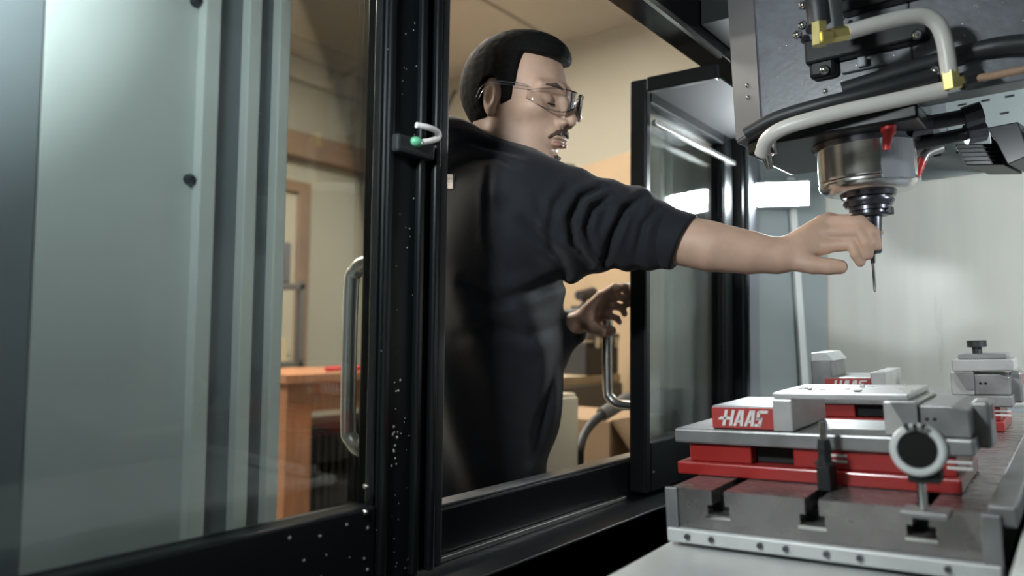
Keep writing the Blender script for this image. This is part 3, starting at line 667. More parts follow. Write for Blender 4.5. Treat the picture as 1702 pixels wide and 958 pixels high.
# hoses
def into(q, dx, dz):                # run a hose on and turn it into the side face of the head
    e = Vector((q.x + dx, -0.17, q.z + dz)); return [q, (q + e) * 0.5 + Vector((0, (q.y - e.y) * 0.25, 0)), e, Vector((e.x + 0.03, -0.135, e.z + 0.01))]
MB().tube([hp(1572, 148, 1.06), hp(1500, 164, 1.08), hp(1420, 181, 1.10), hp(1350, 198, 1.12), hp(1300, 214, 1.14), hp(1275, 232, 1.16), hp(1266, 256, 1.18)], 0.0108, 18).build('lower_hose', M['hose'], hd, smooth=True, **L_)
MB().tube([hp(1408, 54, 1.05), hp(1450, 42, 1.05), hp(1500, 30, 1.05), hp(1535, 27, 1.05), hp(1558, 40, 1.05), hp(1570, 70, 1.05), hp(1578, 122, 1.05)], 0.0105, 18).build('upper_hose', M['hose'], hd, smooth=True, **L_)
# nozzle under the hose end
nz = hp(1272, 262, 1.18)
MB().lathe(nz + Vector((0, 0, 0.012)), nz + Vector((0.006, 0, -0.020)), [(0, 0.0115), (0.3, 0.0115), (0.35, 0.008), (1, 0.004)], 14).build('nozzle', M['chrome'], hd, smooth=True, **L_)
nz2 = hp(1287, 243, 1.19)
MB().lathe(nz2 + Vector((0, 0, 0.012)), nz2 + Vector((0, 0, -0.012)), [(0, 0.005), (1, 0.004)], 10).build('nozzle', M['chrome'], hd, smooth=True, **L_)
# brass fittings
def fit(name, pts, r, m='brass', n=10): return MB().tube(pts, r, n, 1).build(name, M[m], hd, smooth=(n > 8), **L_)
fit('brass_elbow', [hp(1361, 38, 1.05), hp(1362, 62, 1.05), hp(1362, 76, 1.05)], 0.0105, n=6)
fit('brass_elbow', [hp(1364, 62, 1.045), hp(1382, 60, 1.045)], 0.0095, n=6)
fit('brass_nut', [hp(1383, 59, 1.05), hp(1408, 54, 1.05)], 0.0100, n=6)
fit('brass_tee', [hp(1578, 118, 1.05), hp(1582, 148, 1.05)], 0.0115, n=6)
fit('brass_tee', [hp(1575, 140, 1.05), hp(1602, 133, 1.05)], 0.0095, n=6)
fit('valve_knob', [hp(1598, 136, 1.05), hp(1628, 126, 1.05)], 0.0125, 'rubber', 8)
fit('supply_hose', [hp(1362, 40, 1.06), hp(1360, 20, 1.06)] + into(hp(1352, -30, 1.06), 0.0, 0.14), 0.0150, 'rubber', 14)
fit('supply_hose', [hp(1392, 55, 1.12), hp(1388, 10, 1.12)] + into(hp(1386, -40, 1.12), 0.0, 0.12), 0.009, 'panel_dark', 12)
# black manifold block behind the fittings
def face_box(name, u0, v0, u1, v1, y0, y1, m, bv=0.002):
    a_, b_ = hp(u0, v0, 1.10), hp(u1, v1, 1.10)
    def onface(u, v):
        p0_, p1_ = hp(u, v, 0.5), hp(u, v, 1.5); t = (y0 - p0_.y) / (p1_.y - p0_.y); return p0_ + (p1_ - p0_) * t
    a_, b_ = onface(u0, v1), onface(u1, v0)
    return bx((a_.x, y0, a_.z), (b_.x, y1, b_.z)).build(name, M[m], hd, bv, **L_)
face_box('manifold', 1338, 16, 1540, 108, -0.165, -0.141, 'black', 0.004)
face_box('manifold_plate', 1345, 74, 1386, 132, -0.160, -0.141, 'black', 0.006)
face_box('upper_block', 1395, -40, 1540, 22, -0.170, -0.141, 'black', 0.004)
face_box('sensor', 1425, 92, 1438, 112, -0.158, -0.141, 'panel_dark', 0.002)
face_box('bracket', 1398, 104, 1470, 122, -0.150, -0.141, 'panel_dark', 0.002)
for u, v in ((1335, 9), (1334, 42), (1326, 58), (1524, 58), (1370, 116), (1400, 30), (1372, 152), (1460, 158), (1554, 118)):
    b0 = hp(u, v, 1.05); p1_ = hp(u, v, 1.4); t = (-0.166 - b0.y) / (p1_.y - b0.y); q = b0 + (p1_ - b0) * t
    MB().sph(q, 0.0075 if v < 130 and u != 1400 else 0.004).build('bolt', M['chrome'], hd, smooth=True, **L_)
# long black conduits to the rear
MB().tube([hp(1400, 150, 1.16), hp(1490, 122, 1.13), hp(1580, 95, 1.10), hp(1660, 76, 1.06)] + into(hp(1760, 66, 1.0), 0.16, 0.0), 0.012, 14).build('conduit', M['rubber'], hd, smooth=True, **L_)
MB().tube([hp(1240, 222, 1.22), hp(1290, 196, 1.19), hp(1370, 172, 1.15), hp(1460, 150, 1.12), hp(1555, 124, 1.10)], 0.010, 12).build('conduit', M['rubber'], hd, smooth=True, **L_)
MB().tube([hp(1600, 134, 1.06), hp(1660, 124, 1.02)] + into(hp(1760, 104, 0.97), 0.16, 0.01), 0.005, 10).build('thin_line', M['brownbeam'], hd, smooth=True, **L_)
# red valves
MB().lathe(hp(1479, 196, 1.19), hp(1473, 250, 1.19), [(0, 0.010), (0.45, 0.011), (0.55, 0.0075), (1, 0.0055)], 12).build('red_valve', M['redplastic'], hd, smooth=True, **L_)
MB().cyl(hp(1483, 176, 1.19), hp(1479, 197, 1.19), 0.0095).build('valve_collar', M['castgrey'], hd, smooth=True, **L_)
MB().lathe(hp(1505, 170, 1.18), hp(1505, 192, 1.18), [(0, 0.006), (0.3, 0.011), (1, 0.009)], 12).build('steel_fitting', M['chrome'], hd, smooth=True, **L_)
MB().tube([hp(1565, 245, 1.30), hp(1540, 255, 1.30), hp(1532, 268, 1.30)], 0.008, 12).build('nozzle_arm', M['castgrey'], hd, smooth=True, **L_)
MB().lathe(hp(1533, 264, 1.30), hp(1521, 302, 1.30), [(0, 0.008), (0.5, 0.007), (1, 0.003)], 12).build('red_nozzle', M['redplastic'], hd, smooth=True, **L_)
# black rods to the right of the spindle
MB().tube([hp(1508, 210, 1.24), hp(1570, 200, 1.22), hp(1632, 188, 1.20)], 0.0115, 12, 1).build('air_rod', M['rubber'], hd, smooth=True, **L_)
fit('rod_nut', [hp(1602, 196, 1.21), hp(1632, 186, 1.20)], 0.017, 'rubber', 8)
fit('rod_nut', [hp(1512, 212, 1.235), hp(1545, 206, 1.23)], 0.016, 'darksteel', 8)
MB().tube([hp(1505, 244, 1.28), hp(1560, 232, 1.26), hp(1625, 218, 1.24)], 0.0105, 12, 1).build('air_rod', M['rubber'], hd, smooth=True, **L_)
fit('rod_nut', [hp(1605, 224, 1.24), hp(1636, 217, 1.235)], 0.0165, 'darksteel', 8)
dr_ = MB(); r5 = random.Random(21)
for k in range(120):
    x = r5.uniform(-0.10, 0.25); dr_.sph((x, -0.1402, zb + 0.012 + 0.16 * r5.random() ** 1.6), r5.uniform(0.0005, 0.0012), 6, 4, (1, 0.5, 1))
dd = dr_.build('coolant_droplets', M['chips'], hd, smooth=True, **L_); dd['kind'] = 'stuff'

# tool holder with drill
th = thing('tool_holder', 'dark tool holder with thin drill gripped by the hand', 'tool holder', GM(SP) @ Matrix.Translation((0, 0, -0.0225)))
MB().lathe((0, 0, -0.018), (0, 0, 0), [(0, 0.020), (0.1, 0.030), (0.3, 0.0315), (0.35, 0.027), (0.6, 0.027), (0.65, 0.0315), (1, 0.0315)], 36).build('flange', M['darksteel'], th, smooth=True, **L_)
MB().lathe((0, 0, -0.078), (0, 0, -0.018), [(0, 0.0135), (0.06, 0.0155), (0.6, 0.0155), (0.62, 0.017), (0.8, 0.018), (1, 0.019)], 32).build('shank', M['darksteel'], th, smooth=True, **L_)
bx((0.026, -0.008, -0.016), (0.036, 0.008, -0.004)).build('drive_key', M['rubber'], th, 0.001, **L_)
MB().lathe((0, 0, -0.094), (0, 0, -0.078), [(0, 0.0035), (0.9, 0.0045), (1, 0.009)], 16).build('collet', M['darksteel'], th, smooth=True, **L_)
MB().lathe((0, 0, -0.142), (0, 0, -0.094), [(0, 0.0003), (0.06, 0.0022), (1, 0.0025)], 12).build('drill_bit', M['chrome'], th, smooth=True, **L_)

# louvred tool changer panel and black tool changer pieces beyond the spindle
tcp = thing('louvred_screen', 'pale grey louvred screen high behind the spindle', 'screen', GM(at(1530, 300, 1.80)))
bx((0, 0, 0), (0.85, 0.02, 0.36)).build('sheet', M['corner'], tcp, 0.003, local=True)
lou = []
for i in range(9):
    for j in range(5):
        x, z = 0.03 + 0.045 * i + 0.012 * (j % 2), 0.05 + 0.035 * j
        bx((x, -0.002, z), (x + 0.016, 0.0, z + 0.004)).build('louvre', M['blackdull'], tcp, local=True)
bx((0, -0.012, 0.075), (0.85, 0.0, 0.082)).build('fold', M['panel'], tcp, local=True)
tc = thing('tool_changer', 'black angular tool changer cover right of the spindle', 'tool changer', GM(at(1600, 240, 1.36)))
def tp(u, v, D): return GM(at(1600, 240, 1.36)).inverted() @ at(u, v, D)
def blk(name, pts, D0, D1, m):
    n = len(pts); vs = [tp(u, v, D0) for u, v in pts] + [tp(u, v, D0) + (tp(u, v, D1) - tp(u, v, D0)).length * Vector((0.15, 0.98, 0.0)) for u, v in pts]
    return MB().add(vs, [tuple(range(n)), tuple(reversed(range(n, 2*n)))] + [(i, i+n, (i+1) % n + n, (i+1) % n) for i in range(n)]).build(name, M[m], tc, 0.002, local=True)
blk('cover', [(1586, 240), (1656, 238), (1667, 274), (1606, 275)], 1.36, 1.48, 'black')
blk('upper_guard', [(1640, 212), (1692, 202), (1700, 225), (1712, 258), (1675, 274), (1656, 238)], 1.34, 1.50, 'black')
blk('upper_guard', [(1700, 212), (1760, 196), (1760, 245), (1712, 256)], 1.34, 1.48, 'black')
for k in range(4): blk('groove', [(1592 + 3 * k, 246 + 7 * k), (1655 + 3 * k, 244 + 7 * k), (1655.5 + 3 * k, 245.5 + 7 * k), (1592.5 + 3 * k, 247.5 + 7 * k)], 1.357, 1.36, 'blackdull')
bx((0.035, 0.09, 0.005), (0.075, 0.40, 0.04)).build('support_arm', M['black'], tc, 0.003, local=True)
for x in (0.15, 0.65): bx((x, 0.02, 0.28), (x + 0.04, 0.29, 0.33)).build('bracket', M['panel_dark'], tcp, local=True)
#@PERSON@
# =============================================================== PERSON
def V3(v): return np.array(v, dtype=np.float32)
def sd_cone(P, a, b, r1, r2):
    a, b = V3(a), V3(b); ba = b - a; pa = P - a
    t = np.clip((pa @ ba) / max(float(ba @ ba), 1e-9), 0, 1)
    return np.linalg.norm(pa - t[:, None] * ba, axis=1) - (r1 + (r2 - r1) * t)
def sd_ell(P, c, r, R=None):
    q = P - V3(c)
    if R is not None: q = q @ np.asarray(R, dtype=np.float32)         # columns of R: local axes
    r = V3(r); k0 = np.linalg.norm(q / r, axis=1); k1 = np.linalg.norm(q / (r * r), axis=1)
    return k0 * (k0 - 1.0) / np.maximum(k1, 1e-6)
def smin(a, b, k):
    h = np.clip(0.5 + 0.5 * (b - a) / k, 0, 1); return b + (a - b) * h - k * h * (1 - h)
def smax(a, b, k): return -smin(-a, -b, k)

def field_mesh(fn, lo, hi, h, name, m, parent, slack=2.2):
    lo = np.array(lo, dtype=np.float64); hi = np.array(hi, dtype=np.float64); Bk = 4
    nb = np.ceil((hi - lo) / (h * Bk)).astype(int); n = nb * Bk
    g = np.indices(nb).reshape(3, -1).T
    cen = (lo + (g * Bk + 1.5) * h).astype(np.float32)
    dc = np.concatenate([fn(cen[i:i + 200000]) for i in range(0, len(cen), 200000)])
    A = np.where(dc < 0, -1.0, 1.0).astype(np.float32).reshape(nb)
    fld = np.repeat(np.repeat(np.repeat(A, Bk, 0), Bk, 1), Bk, 2)
    act = g[np.abs(dc) < h * Bk * slack]
    off = np.indices((Bk, Bk, Bk)).reshape(3, -1).T
    for i in range(0, len(act), 4000):
        idx = (act[i:i + 4000, None, :] * Bk + off[None]).reshape(-1, 3)
        fld[idx[:, 0], idx[:, 1], idx[:, 2]] = fn((lo + idx * h).astype(np.float32))
    s = fld < 0
    cnt = np.zeros(tuple(n - 1), dtype=np.int8)
    cor = [(i, j, k) for i in (0, 1) for j in (0, 1) for k in (0, 1)]
    for i, j, k in cor: cnt += s[i:n[0]-1+i, j:n[1]-1+j, k:n[2]-1+k]
    cells = np.argwhere((cnt > 0) & (cnt < 8)); del cnt
    cid = -np.ones(tuple(n - 1), dtype=np.int32); cid[cells[:, 0], cells[:, 1], cells[:, 2]] = np.arange(len(cells))
    acc = np.zeros((len(cells), 3)); num = np.zeros(len(cells))
    for c in cor:
        for ax_ in range(3):
            if c[ax_]: continue
            d = list(c); d[ax_] = 1
            fa = fld[cells[:, 0]+c[0], cells[:, 1]+c[1], cells[:, 2]+c[2]]; fb = fld[cells[:, 0]+d[0], cells[:, 1]+d[1], cells[:, 2]+d[2]]
            x = (fa < 0) != (fb < 0); t = np.where(x, fa / np.where(x, fa - fb, 1), 0)
            p = np.tile(np.array(c, float), (len(cells), 1)); p[:, ax_] += t
            acc += p * x[:, None]; num += x
    verts = lo + (cells + acc / num[:, None]) * h
    faces = []
    for ax_ in range(3):
        b_, c_ = (ax_ + 1) % 3, (ax_ + 2) % 3
        sl0 = [slice(None)] * 3; sl1 = [slice(None)] * 3; sl0[ax_] = slice(0, -1); sl1[ax_] = slice(1, None)
        e = np.argwhere(s[tuple(sl0)] != s[tuple(sl1)])
        e = e[(e[:, b_] > 0) & (e[:, c_] > 0) & (e[:, b_] < n[b_] - 1) & (e[:, c_] < n[c_] - 1)]
        ins = s[e[:, 0], e[:, 1], e[:, 2]]
        q = []
        for db, dc_ in ((-1, -1), (0, -1), (0, 0), (-1, 0)):
            w_ = e.copy(); w_[:, b_] += db; w_[:, c_] += dc_; q.append(cid[w_[:, 0], w_[:, 1], w_[:, 2]])
        q = np.stack(q, 1); q[~ins] = q[~ins][:, ::-1]; faces.append(q)
    F_ = np.concatenate(faces); F_ = F_[(F_ >= 0).all(1)]
    if parent is not None:
        I = np.array(ROOTINV[parent.name]); verts = verts @ I[:3, :3].T + I[:3, 3]
    me = bpy.data.meshes.new(name); me.from_pydata(verts.tolist(), [], F_.tolist()); me.materials.append(m)
    me.polygons.foreach_set('use_smooth', np.ones(len(me.polygons), dtype=bool))
    o = bpy.data.objects.new(name, me); col.objects.link(o)
    if parent is not None: o.parent = parent; ROOTINV[o.name] = ROOTINV[parent.name]
    else: ROOTINV[o.name] = Matrix.Identity(4)
    return o

def wob(P, s, ph=0.0):
    x, y, z = P[:, 0] * s, P[:, 1] * s, P[:, 2] * s
    return (np.sin(x * 1.3 + 1.7 * np.sin(y * 0.9 + ph) + ph) + np.sin(y * 1.1 + 1.5 * np.sin(z * 1.2 - ph)) + np.sin(z * 1.4 + 1.3 * np.sin(x * 0.8 + 2 * ph))) / 3

# joints ---------------------------------------------------------------
HS = 1.04
Hc = at(862, 176, 1.50)
yaw, pitch, roll = math.radians(4), math.radians(9), math.radians(2)
Fd = Vector((math.cos(yaw) * math.cos(pitch), math.sin(yaw) * math.cos(pitch), -math.sin(pitch)))
Ld = Vector((-math.sin(yaw), math.cos(yaw), 0)); Ud = Fd.cross(Ld).normalized()
Rr = Matrix.Rotation(roll, 3, Fd); Ld = Rr @ Ld; Ud = Rr @ Ud
RH = np.array([Fd, Ld, Ud], dtype=np.float32).T                # columns F, L, U
HcN = V3(Hc)
def to_head(P): return ((P - HcN) @ RH) / HS
def hw(f, l, u): return Hc + (Fd * f + Ld * l + Ud * u) * HS
T_yaw = math.radians(34)
Tf = Vector((math.cos(T_yaw), math.sin(T_yaw), 0)); Tl = Vector((-Tf.y, Tf.x, 0)); Tu = Vector((0, 0, 1))
RTo = np.array([Tf, Tl, Tu], dtype=np.float32).T
chest, belly, hip = at(826, 440, 1.56), at(824, 640, 1.60), at(800, 830, 1.64)
neckb = at(826, 262, 1.53)
shR, elR, cuR = at(868, 350, 1.43), at(1035, 378, 1.42), at(1133, 402, 1.375)
wrR = at(1292, 426, 1.335)
shL = neckb + Tl * 0.17 + Tf * 0.02 + Vector((0, 0, -0.07))
elL = at(905, 585, 1.86); wrL = at(952, 542, 1.815)

def head_field(P):
    q = to_head(P); d = sd_ell(q, (-0.012, 0, 0.032), (0.099, 0.078, 0.092))
    qa = q.copy(); qa[:, 1] = np.abs(qa[:, 1])
    d = smin(d, sd_ell(q, (0.030, 0, -0.030), (0.066, 0.060, 0.078)), 0.03)
    d = smin(d, sd_cone(qa, (-0.002, 0.050, -0.060), (0.070, 0.016, -0.104), 0.021, 0.018), 0.03)
    d = smin(d, sd_ell(q, (0.078, 0, -0.104), (0.020, 0.022, 0.016)), 0.016)          # chin
    d = smin(d, sd_ell(qa, (0.056, 0.047, -0.012), (0.028, 0.022, 0.020)), 0.02)      # cheekbone
    d = smin(d, sd_cone(qa, (0.090, 0.012, 0.028), (0.072, 0.050, 0.026), 0.010, 0.009), 0.012)   # brow
    d = smax(d, -sd_ell(qa, (0.098, 0.033, 0.006), (0.016, 0.018, 0.012)), 0.014)     # socket
    d = smin(d, sd_ell(qa, (0.0735, 0.032, 0.004), (0.0155, 0.0165, 0.0135)), 0.003)  # lid
    d = smin(d, sd_cone(q, (0.090, 0, 0.018), (0.1165, 0, -0.026), 0.0075, 0.0095), 0.008)  # nose
    d = smin(d, sd_ell(qa, (0.102, 0.0125, -0.031), (0.012, 0.0075, 0.0075)), 0.006)
    d = smin(d, sd_ell(q, (0.088, 0, -0.052), (0.014, 0.026, 0.018)), 0.012)          # muzzle
    d = smin(d, sd_ell(q, (0.0985, 0, -0.0575), (0.0075, 0.023, 0.0050)), 0.004)      # upper lip
    d = smin(d, sd_ell(q, (0.0965, 0, -0.0690), (0.0080, 0.020, 0.0060)), 0.004)      # lower lip
    d = smax(d, -sd_ell(q, (0.108, 0, -0.0632), (0.010, 0.026, 0.0016)), 0.003)
    # ears
    e = qa - V3((-0.010, 0.076, 0.000)); ca, sa = math.cos(0.30), math.sin(0.30)
    e = np.stack([e[:, 0] * ca - e[:, 1] * -sa, -e[:, 0] * sa + e[:, 1] * ca, e[:, 2]], 1)
    er = sd_ell(e, (0, 0, 0), (0.019, 0.0085, 0.031)); er = smin(er, sd_ell(e, (0.004, -0.001, -0.026), (0.009, 0.006, 0.010)), 0.006)
    er = smax(er, -sd_ell(e, (0.005, 0.010, 0.001), (0.011, 0.0085, 0.019)), 0.004)
    er = smin(er, sd_ell(e, (0.015, -0.002, 0.0), (0.005, 0.006, 0.008)), 0.004)
    d = smin(d, er, 0.005)
    # neck
    d = smin(d * HS, sd_cone(P, hw(-0.030, 0, -0.050), neckb + Vector((0, 0, -0.03)), 0.056, 0.062), 0.025)
    return d

def finger(P, pts, rs, k=0.004):
    d = None
    for i in range(len(pts) - 1):
        e = sd_cone(P, pts[i], pts[i + 1], rs[i], rs[i + 1]); d = e if d is None else smin(d, e, k)
    return d
HANDR = {
    'index': [at(1370, 410, 1.312), at(1417, 406, 1.283), at(1424, 424, 1.272), at(1430, 436, 1.272)],
    'middle': [at(1368, 388, 1.318), at(1430, 385, 1.275), at(1442, 405, 1.262), at(1443, 424, 1.264)],
    'ring': [at(1368, 370, 1.328), at(1430, 369, 1.282), at(1452, 386, 1.262), at(1458, 410, 1.264)],
    'little': [at(1378, 366, 1.345), at(1422, 364, 1.325), at(1447, 372, 1.318), at(1462, 386, 1.31)],
    'thumb': [at(1318, 434, 1.322), at(1352, 441, 1.298), at(1378, 443, 1.288), at(1396, 444, 1.284)],
}
HANDL = {
    'index': [at(1000, 492, 1.775), at(1022, 478, 1.745), at(1038, 478, 1.735), at(1046, 488, 1.745)],
    'middle': [at(1002, 504, 1.785), at(1024, 492, 1.750), at(1040, 496, 1.745), at(1044, 506, 1.755)],
    'ring': [at(1000, 516, 1.79), at(1020, 508, 1.757), at(1034, 512, 1.75), at(1038, 522, 1.76)],
    'little': [at(994, 528, 1.79), at(1012, 524, 1.762), at(1026, 530, 1.758), at(1030, 536, 1.765)],
    'thumb': [at(968, 530, 1.80), at(985, 545, 1.775), at(1004, 552, 1.762), at(1016, 550, 1.758)],
}
FR = {'index': (0.0118, 0.0104, 0.0092, 0.0080), 'middle': (0.0120, 0.0106, 0.0093, 0.0080), 'ring': (0.0114, 0.0100, 0.0088, 0.0075),
      'little': (0.0098, 0.0084, 0.0075, 0.0065), 'thumb': (0.0170, 0.0150, 0.0135, 0.0122)}
def hand_field(P, Hd, wr, s=1.0):
    d = None
    for n_ in ('index', 'middle', 'ring', 'little'):
        e = sd_cone(P, wr, Hd[n_][0], 0.019 * s, 0.0135 * s); d = e if d is None else smin(d, e, 0.012)
    mid = (Hd['index'][0] + Hd['thumb'][1] + wr) / 3
    d = smin(d, sd_cone(P, wr, mid, 0.020 * s, 0.014 * s), 0.012)
    for n_, pts in Hd.items():
        f = finger(P, pts, [r * s for r in FR[n_]], 0.003)
        f = np.minimum(f, sd_ell(P, pts[1], (0.0112 * s,) * 3)) if n_ != 'thumb' else f
        d = smin(d, f, 0.0055 if n_ != 'thumb' else 0.009)
    return d
def body_field(P):
    n = len(P); d = np.full(n, 10.0, dtype=np.float32)
    d = np.minimum(d, sd_ell(P, chest, (0.095, 0.155, 0.20), RTo)); d = smin(d, sd_ell(P, belly, (0.095, 0.145, 0.20), RTo), 0.06)
    d = smin(d, sd_cone(P, neckb + Vector((0, 0, -0.02)), shR, 0.06, 0.055), 0.05)
    d = smin(d, sd_cone(P, neckb + Vector((0, 0, -0.02)), shL, 0.06, 0.055), 0.05)
    d = smin(d, finger(P, [shR, elR], [0.055, 0.045], 0.01), 0.04)
    fa = at(1180, 410, 1.363)
    d = smin(d, finger(P, [elR, fa, at(1245, 420, 1.347), wrR], [0.046, 0.0440, 0.0375, 0.0295], 0.002), 0.02)
    d = smin(d, finger(P, [shL, elL, wrL], [0.05, 0.042, 0.027], 0.01), 0.03)
    m = sd_ell(P, HcN, (0.24, 0.24, 0.30)) < 0.03
    if m.any(): d[m] = smin(d[m], head_field(P[m]), 0.02)
    for Hd, wr, cc, s in ((HANDR, wrR, at(1380, 410, 1.31), 1.0), (HANDL, wrL, at(1000, 510, 1.77), 0.95)):
        m = np.linalg.norm(P - V3(cc), axis=1) < 0.20
        if m.any(): d[m] = smin(d[m], hand_field(P[m], Hd, wr, s), 0.012)
    return d
pts_all = [Hc, hip, chest, wrR, HANDR['little'][3], HANDL['index'][3], shL, elL, hw(-0.12, 0, 0.14)]
lo = Vector((min(p.x for p in pts_all) - 0.16, min(p.y for p in pts_all) - 0.20, chest.z - 0.42))
hi = Vector((max(p.x for p in pts_all) + 0.05, max(p.y for p in pts_all) + 0.08, Hc.z + 0.16))
person = field_mesh(body_field, lo, hi, 0.0026, 'person', M['skin'], None)
tag(person, 'man in black hoodie and clear safety glasses reaching into the machine', 'person')

# clothing -------------------------------------------------------------
def creases(P, lines):
    """grooves and soft ridges worn into the cloth, given as curves through points on it"""
    d = np.zeros(len(P), dtype=np.float32)
    ax1 = V3(armdir); ax2 = V3((Vector((0, 0, 1)) - armdir * armdir.z).normalized())
    S = np.stack([(P - V3(shR)) @ ax1, (P - V3(shR)) @ ax2], 1)
    for pts, dep, wid in lines:
        q = np.array([[float((V3(p) - V3(shR)) @ ax1), float((V3(p) - V3(shR)) @ ax2)] for p in pts], dtype=np.float32)
        best = np.full(len(P), 9.0, dtype=np.float32); par = np.zeros(len(P), dtype=np.float32); sid = np.zeros(len(P), dtype=np.float32)
        for i in range(len(q) - 1):
            a, b = q[i], q[i + 1]; ab = b - a; pa = S - a; t = np.clip((pa @ ab) / float(ab @ ab), 0, 1)
            e = pa - t[:, None] * ab; dd = np.linalg.norm(e, axis=1); m = dd < best
            best[m] = dd[m]; par[m] = ((i + t) / (len(q) - 1))[m]; sid[m] = np.sign(ab[0] * pa[:, 1] - ab[1] * pa[:, 0])[m]
        fade = np.sin(np.clip(par * 0.9 + 0.05, 0, 1) * math.pi) ** 0.6
        d += dep * fade * (np.exp(-(best / wid) ** 2) - 0.55 * np.exp(-((best - 2.0 * wid) / (1.3 * wid)) ** 2))
    return d
def G_(*uv): return [at(u, v, 1.36) for u, v in uv]
SLEEVE = [
    (G_((945, 312), (922, 345), (914, 385), (918, 420)), 0.013, 0.0065),
    (G_((1000, 312), (966, 332), (948, 368), (952, 408), (982, 436)), 0.017, 0.0065),
    (G_((1012, 330), (982, 352), (972, 385), (985, 418), (1005, 438)), 0.013, 0.0055),
    (G_((1070, 326), (1036, 352), (1018, 392), (1006, 432)), 0.015, 0.0065),
    (G_((1092, 345), (1066, 378), (1058, 425)), 0.009, 0.0055),
    (G_((868, 372), (892, 396), (925, 425), (945, 452)), 0.014, 0.0080),
    (G_((890, 330), (905, 365), (930, 402)), 0.006, 0.0080),
]
HOODC = [
    (G_((735, 226), (775, 222), (820, 236), (865, 258)), 0.012, 0.008),
    (G_((735, 262), (780, 250), (825, 258), (860, 280)), 0.010, 0.008),
    (G_((815, 275), (812, 330), (815, 400), (830, 450)), 0.005, 0.006),
    (G_((770, 470), (830, 500), (890, 480), (940, 455)), 0.010, 0.010),
    (G_((760, 560), (820, 540), (880, 560), (935, 530)), 0.007, 0.012),
    (G_((880, 780), (905, 690), (925, 600)), 0.008, 0.010),
]
armdir = (elR - shR).normalized(); fdir = (cuR - elR).normalized()
def hoodie_field(P):
    d = sd_ell(P, chest, (0.128, 0.205, 0.25), RTo)
    d = smin(d, sd_ell(P, belly, (0.132, 0.195, 0.25), RTo), 0.10)
    d = smin(d, sd_ell(P, hip, (0.130, 0.190, 0.15), RTo), 0.08)
    d = smin(d, sd_cone(P, neckb + Vector((0, 0, -0.055)), shL, 0.085, 0.085), 0.06)
    d = smin(d, sd_cone(P, neckb + Vector((0, 0, -0.055)), shR, 0.085, 0.095), 0.05)
    sl = finger(P, [shR, (shR + elR) / 2 + Vector((0, 0, -0.006)), elR, cuR], [0.100, 0.088, 0.072, 0.050], 0.03)
    # folds across the sleeve
    s1 = (P - V3(shR)) @ V3(armdir)
    wgt = np.clip((s1 - 0.04) / 0.06, 0, 1) * np.clip((0.275 - s1) / 0.05, 0, 1)
    zz_ = P[:, 2] - shR.z
    sl = sl - 0.0028 * wgt * np.sin(s1 * 120 + zz_ * 40 + 3 * wob(P, 14, 0.4)) - 0.002 * wob(P, 40, 1.0) * wgt
    m_ = np.abs(sl) < 0.03
    if m_.any(): sl[m_] = sl[m_] + creases(P[m_], SLEEVE)
    d = smin(d, sl, 0.045)
    d = smin(d, sd_cone(P, at(905, 405, 1.45), at(955, 425, 1.44), 0.05, 0.030), 0.04)       # loose cloth under the arm
    d = smin(d, finger(P, [shL, elL, elL.lerp(wrL, 0.75)], [0.085, 0.062, 0.044], 0.02), 0.04)
    # hood bunched round the neck
    hb = neckb + Tf * -0.075 + Vector((0, 0, 0.010))
    hd_ = sd_ell(P, hb, (0.075, 0.115, 0.062), RTo)
    hd_ = smin(hd_, sd_cone(P, hb + Tl * 0.08, neckb + Tf * 0.075 + Tl * 0.05 + Vector((0, 0, -0.045)), 0.040, 0.026), 0.03)
    hd_ = smin(hd_, sd_cone(P, hb - Tl * 0.085 + Vector((0, 0, 0.004)), neckb + Tf * 0.078 - Tl * 0.045 + Vector((0, 0, -0.045)), 0.040, 0.026), 0.03)
    hd_ = hd_ - 0.006 * np.sin(60 * (P[:, 2] - hb.z) + 40 * ((P - V3(hb)) @ V3(Tf)) + 2 * wob(P, 18, 2.0))
    d = smin(d, hd_, 0.022)
    # body drape
    w2 = np.clip((chest.z + 0.05 - P[:, 2]) / 0.15, 0, 1)
    d = d - w2 * 0.006 * np.sin(((P - V3(chest)) @ V3(Tf)) * 55 + (P[:, 2] - chest.z) * 22 + 2.0 * wob(P, 10, 0.7))
    m_ = np.abs(d) < 0.03
    if m_.any(): d[m_] = d[m_] + creases(P[m_], HOODC)
    # neck opening and cuff cut
    d = smax(d, -sd_cone(P, neckb + Vector((0, 0, -0.06)), hw(-0.02, 0, -0.02), 0.064, 0.078), 0.006)
    d = smax(d, (P - V3(cuR)) @ V3((cuR - elR).normalized() * 0.95 + Vector((0, 0, -0.20))) - 0.004, 0.004)
    d = smax(d, V3(hip)[2] - 0.12 - P[:, 2], 0.01)
    return d
hoodie = field_mesh(hoodie_field, (lo.x - 0.06, lo.y - 0.06, hip.z - 0.16), (cuR.x + 0.06, hi.y, neckb.z + 0.13), 0.0045, 'hoodie', M['hoodie'], person)
hoodie['label'] = 'black fleece hoodie with sleeve pushed up'
def cuff_field(P):
    a = cuR - fdir * 0.030; d = sd_cone(P, a, cuR + fdir * 0.004, 0.0555, 0.0525)
    ax_ = (P - V3(cuR)) @ V3(fdir * 0.95 + Vector((0, 0, -0.20))); d = smax(d, np.maximum(ax_ - 0.005, -0.040 - ax_), 0.004)
    return d
field_mesh(cuff_field, cuR - Vector((0.12, 0.12, 0.12)), cuR + Vector((0.12, 0.12, 0.12)), 0.003, 'cuff', M['hoodie'], hoodie)
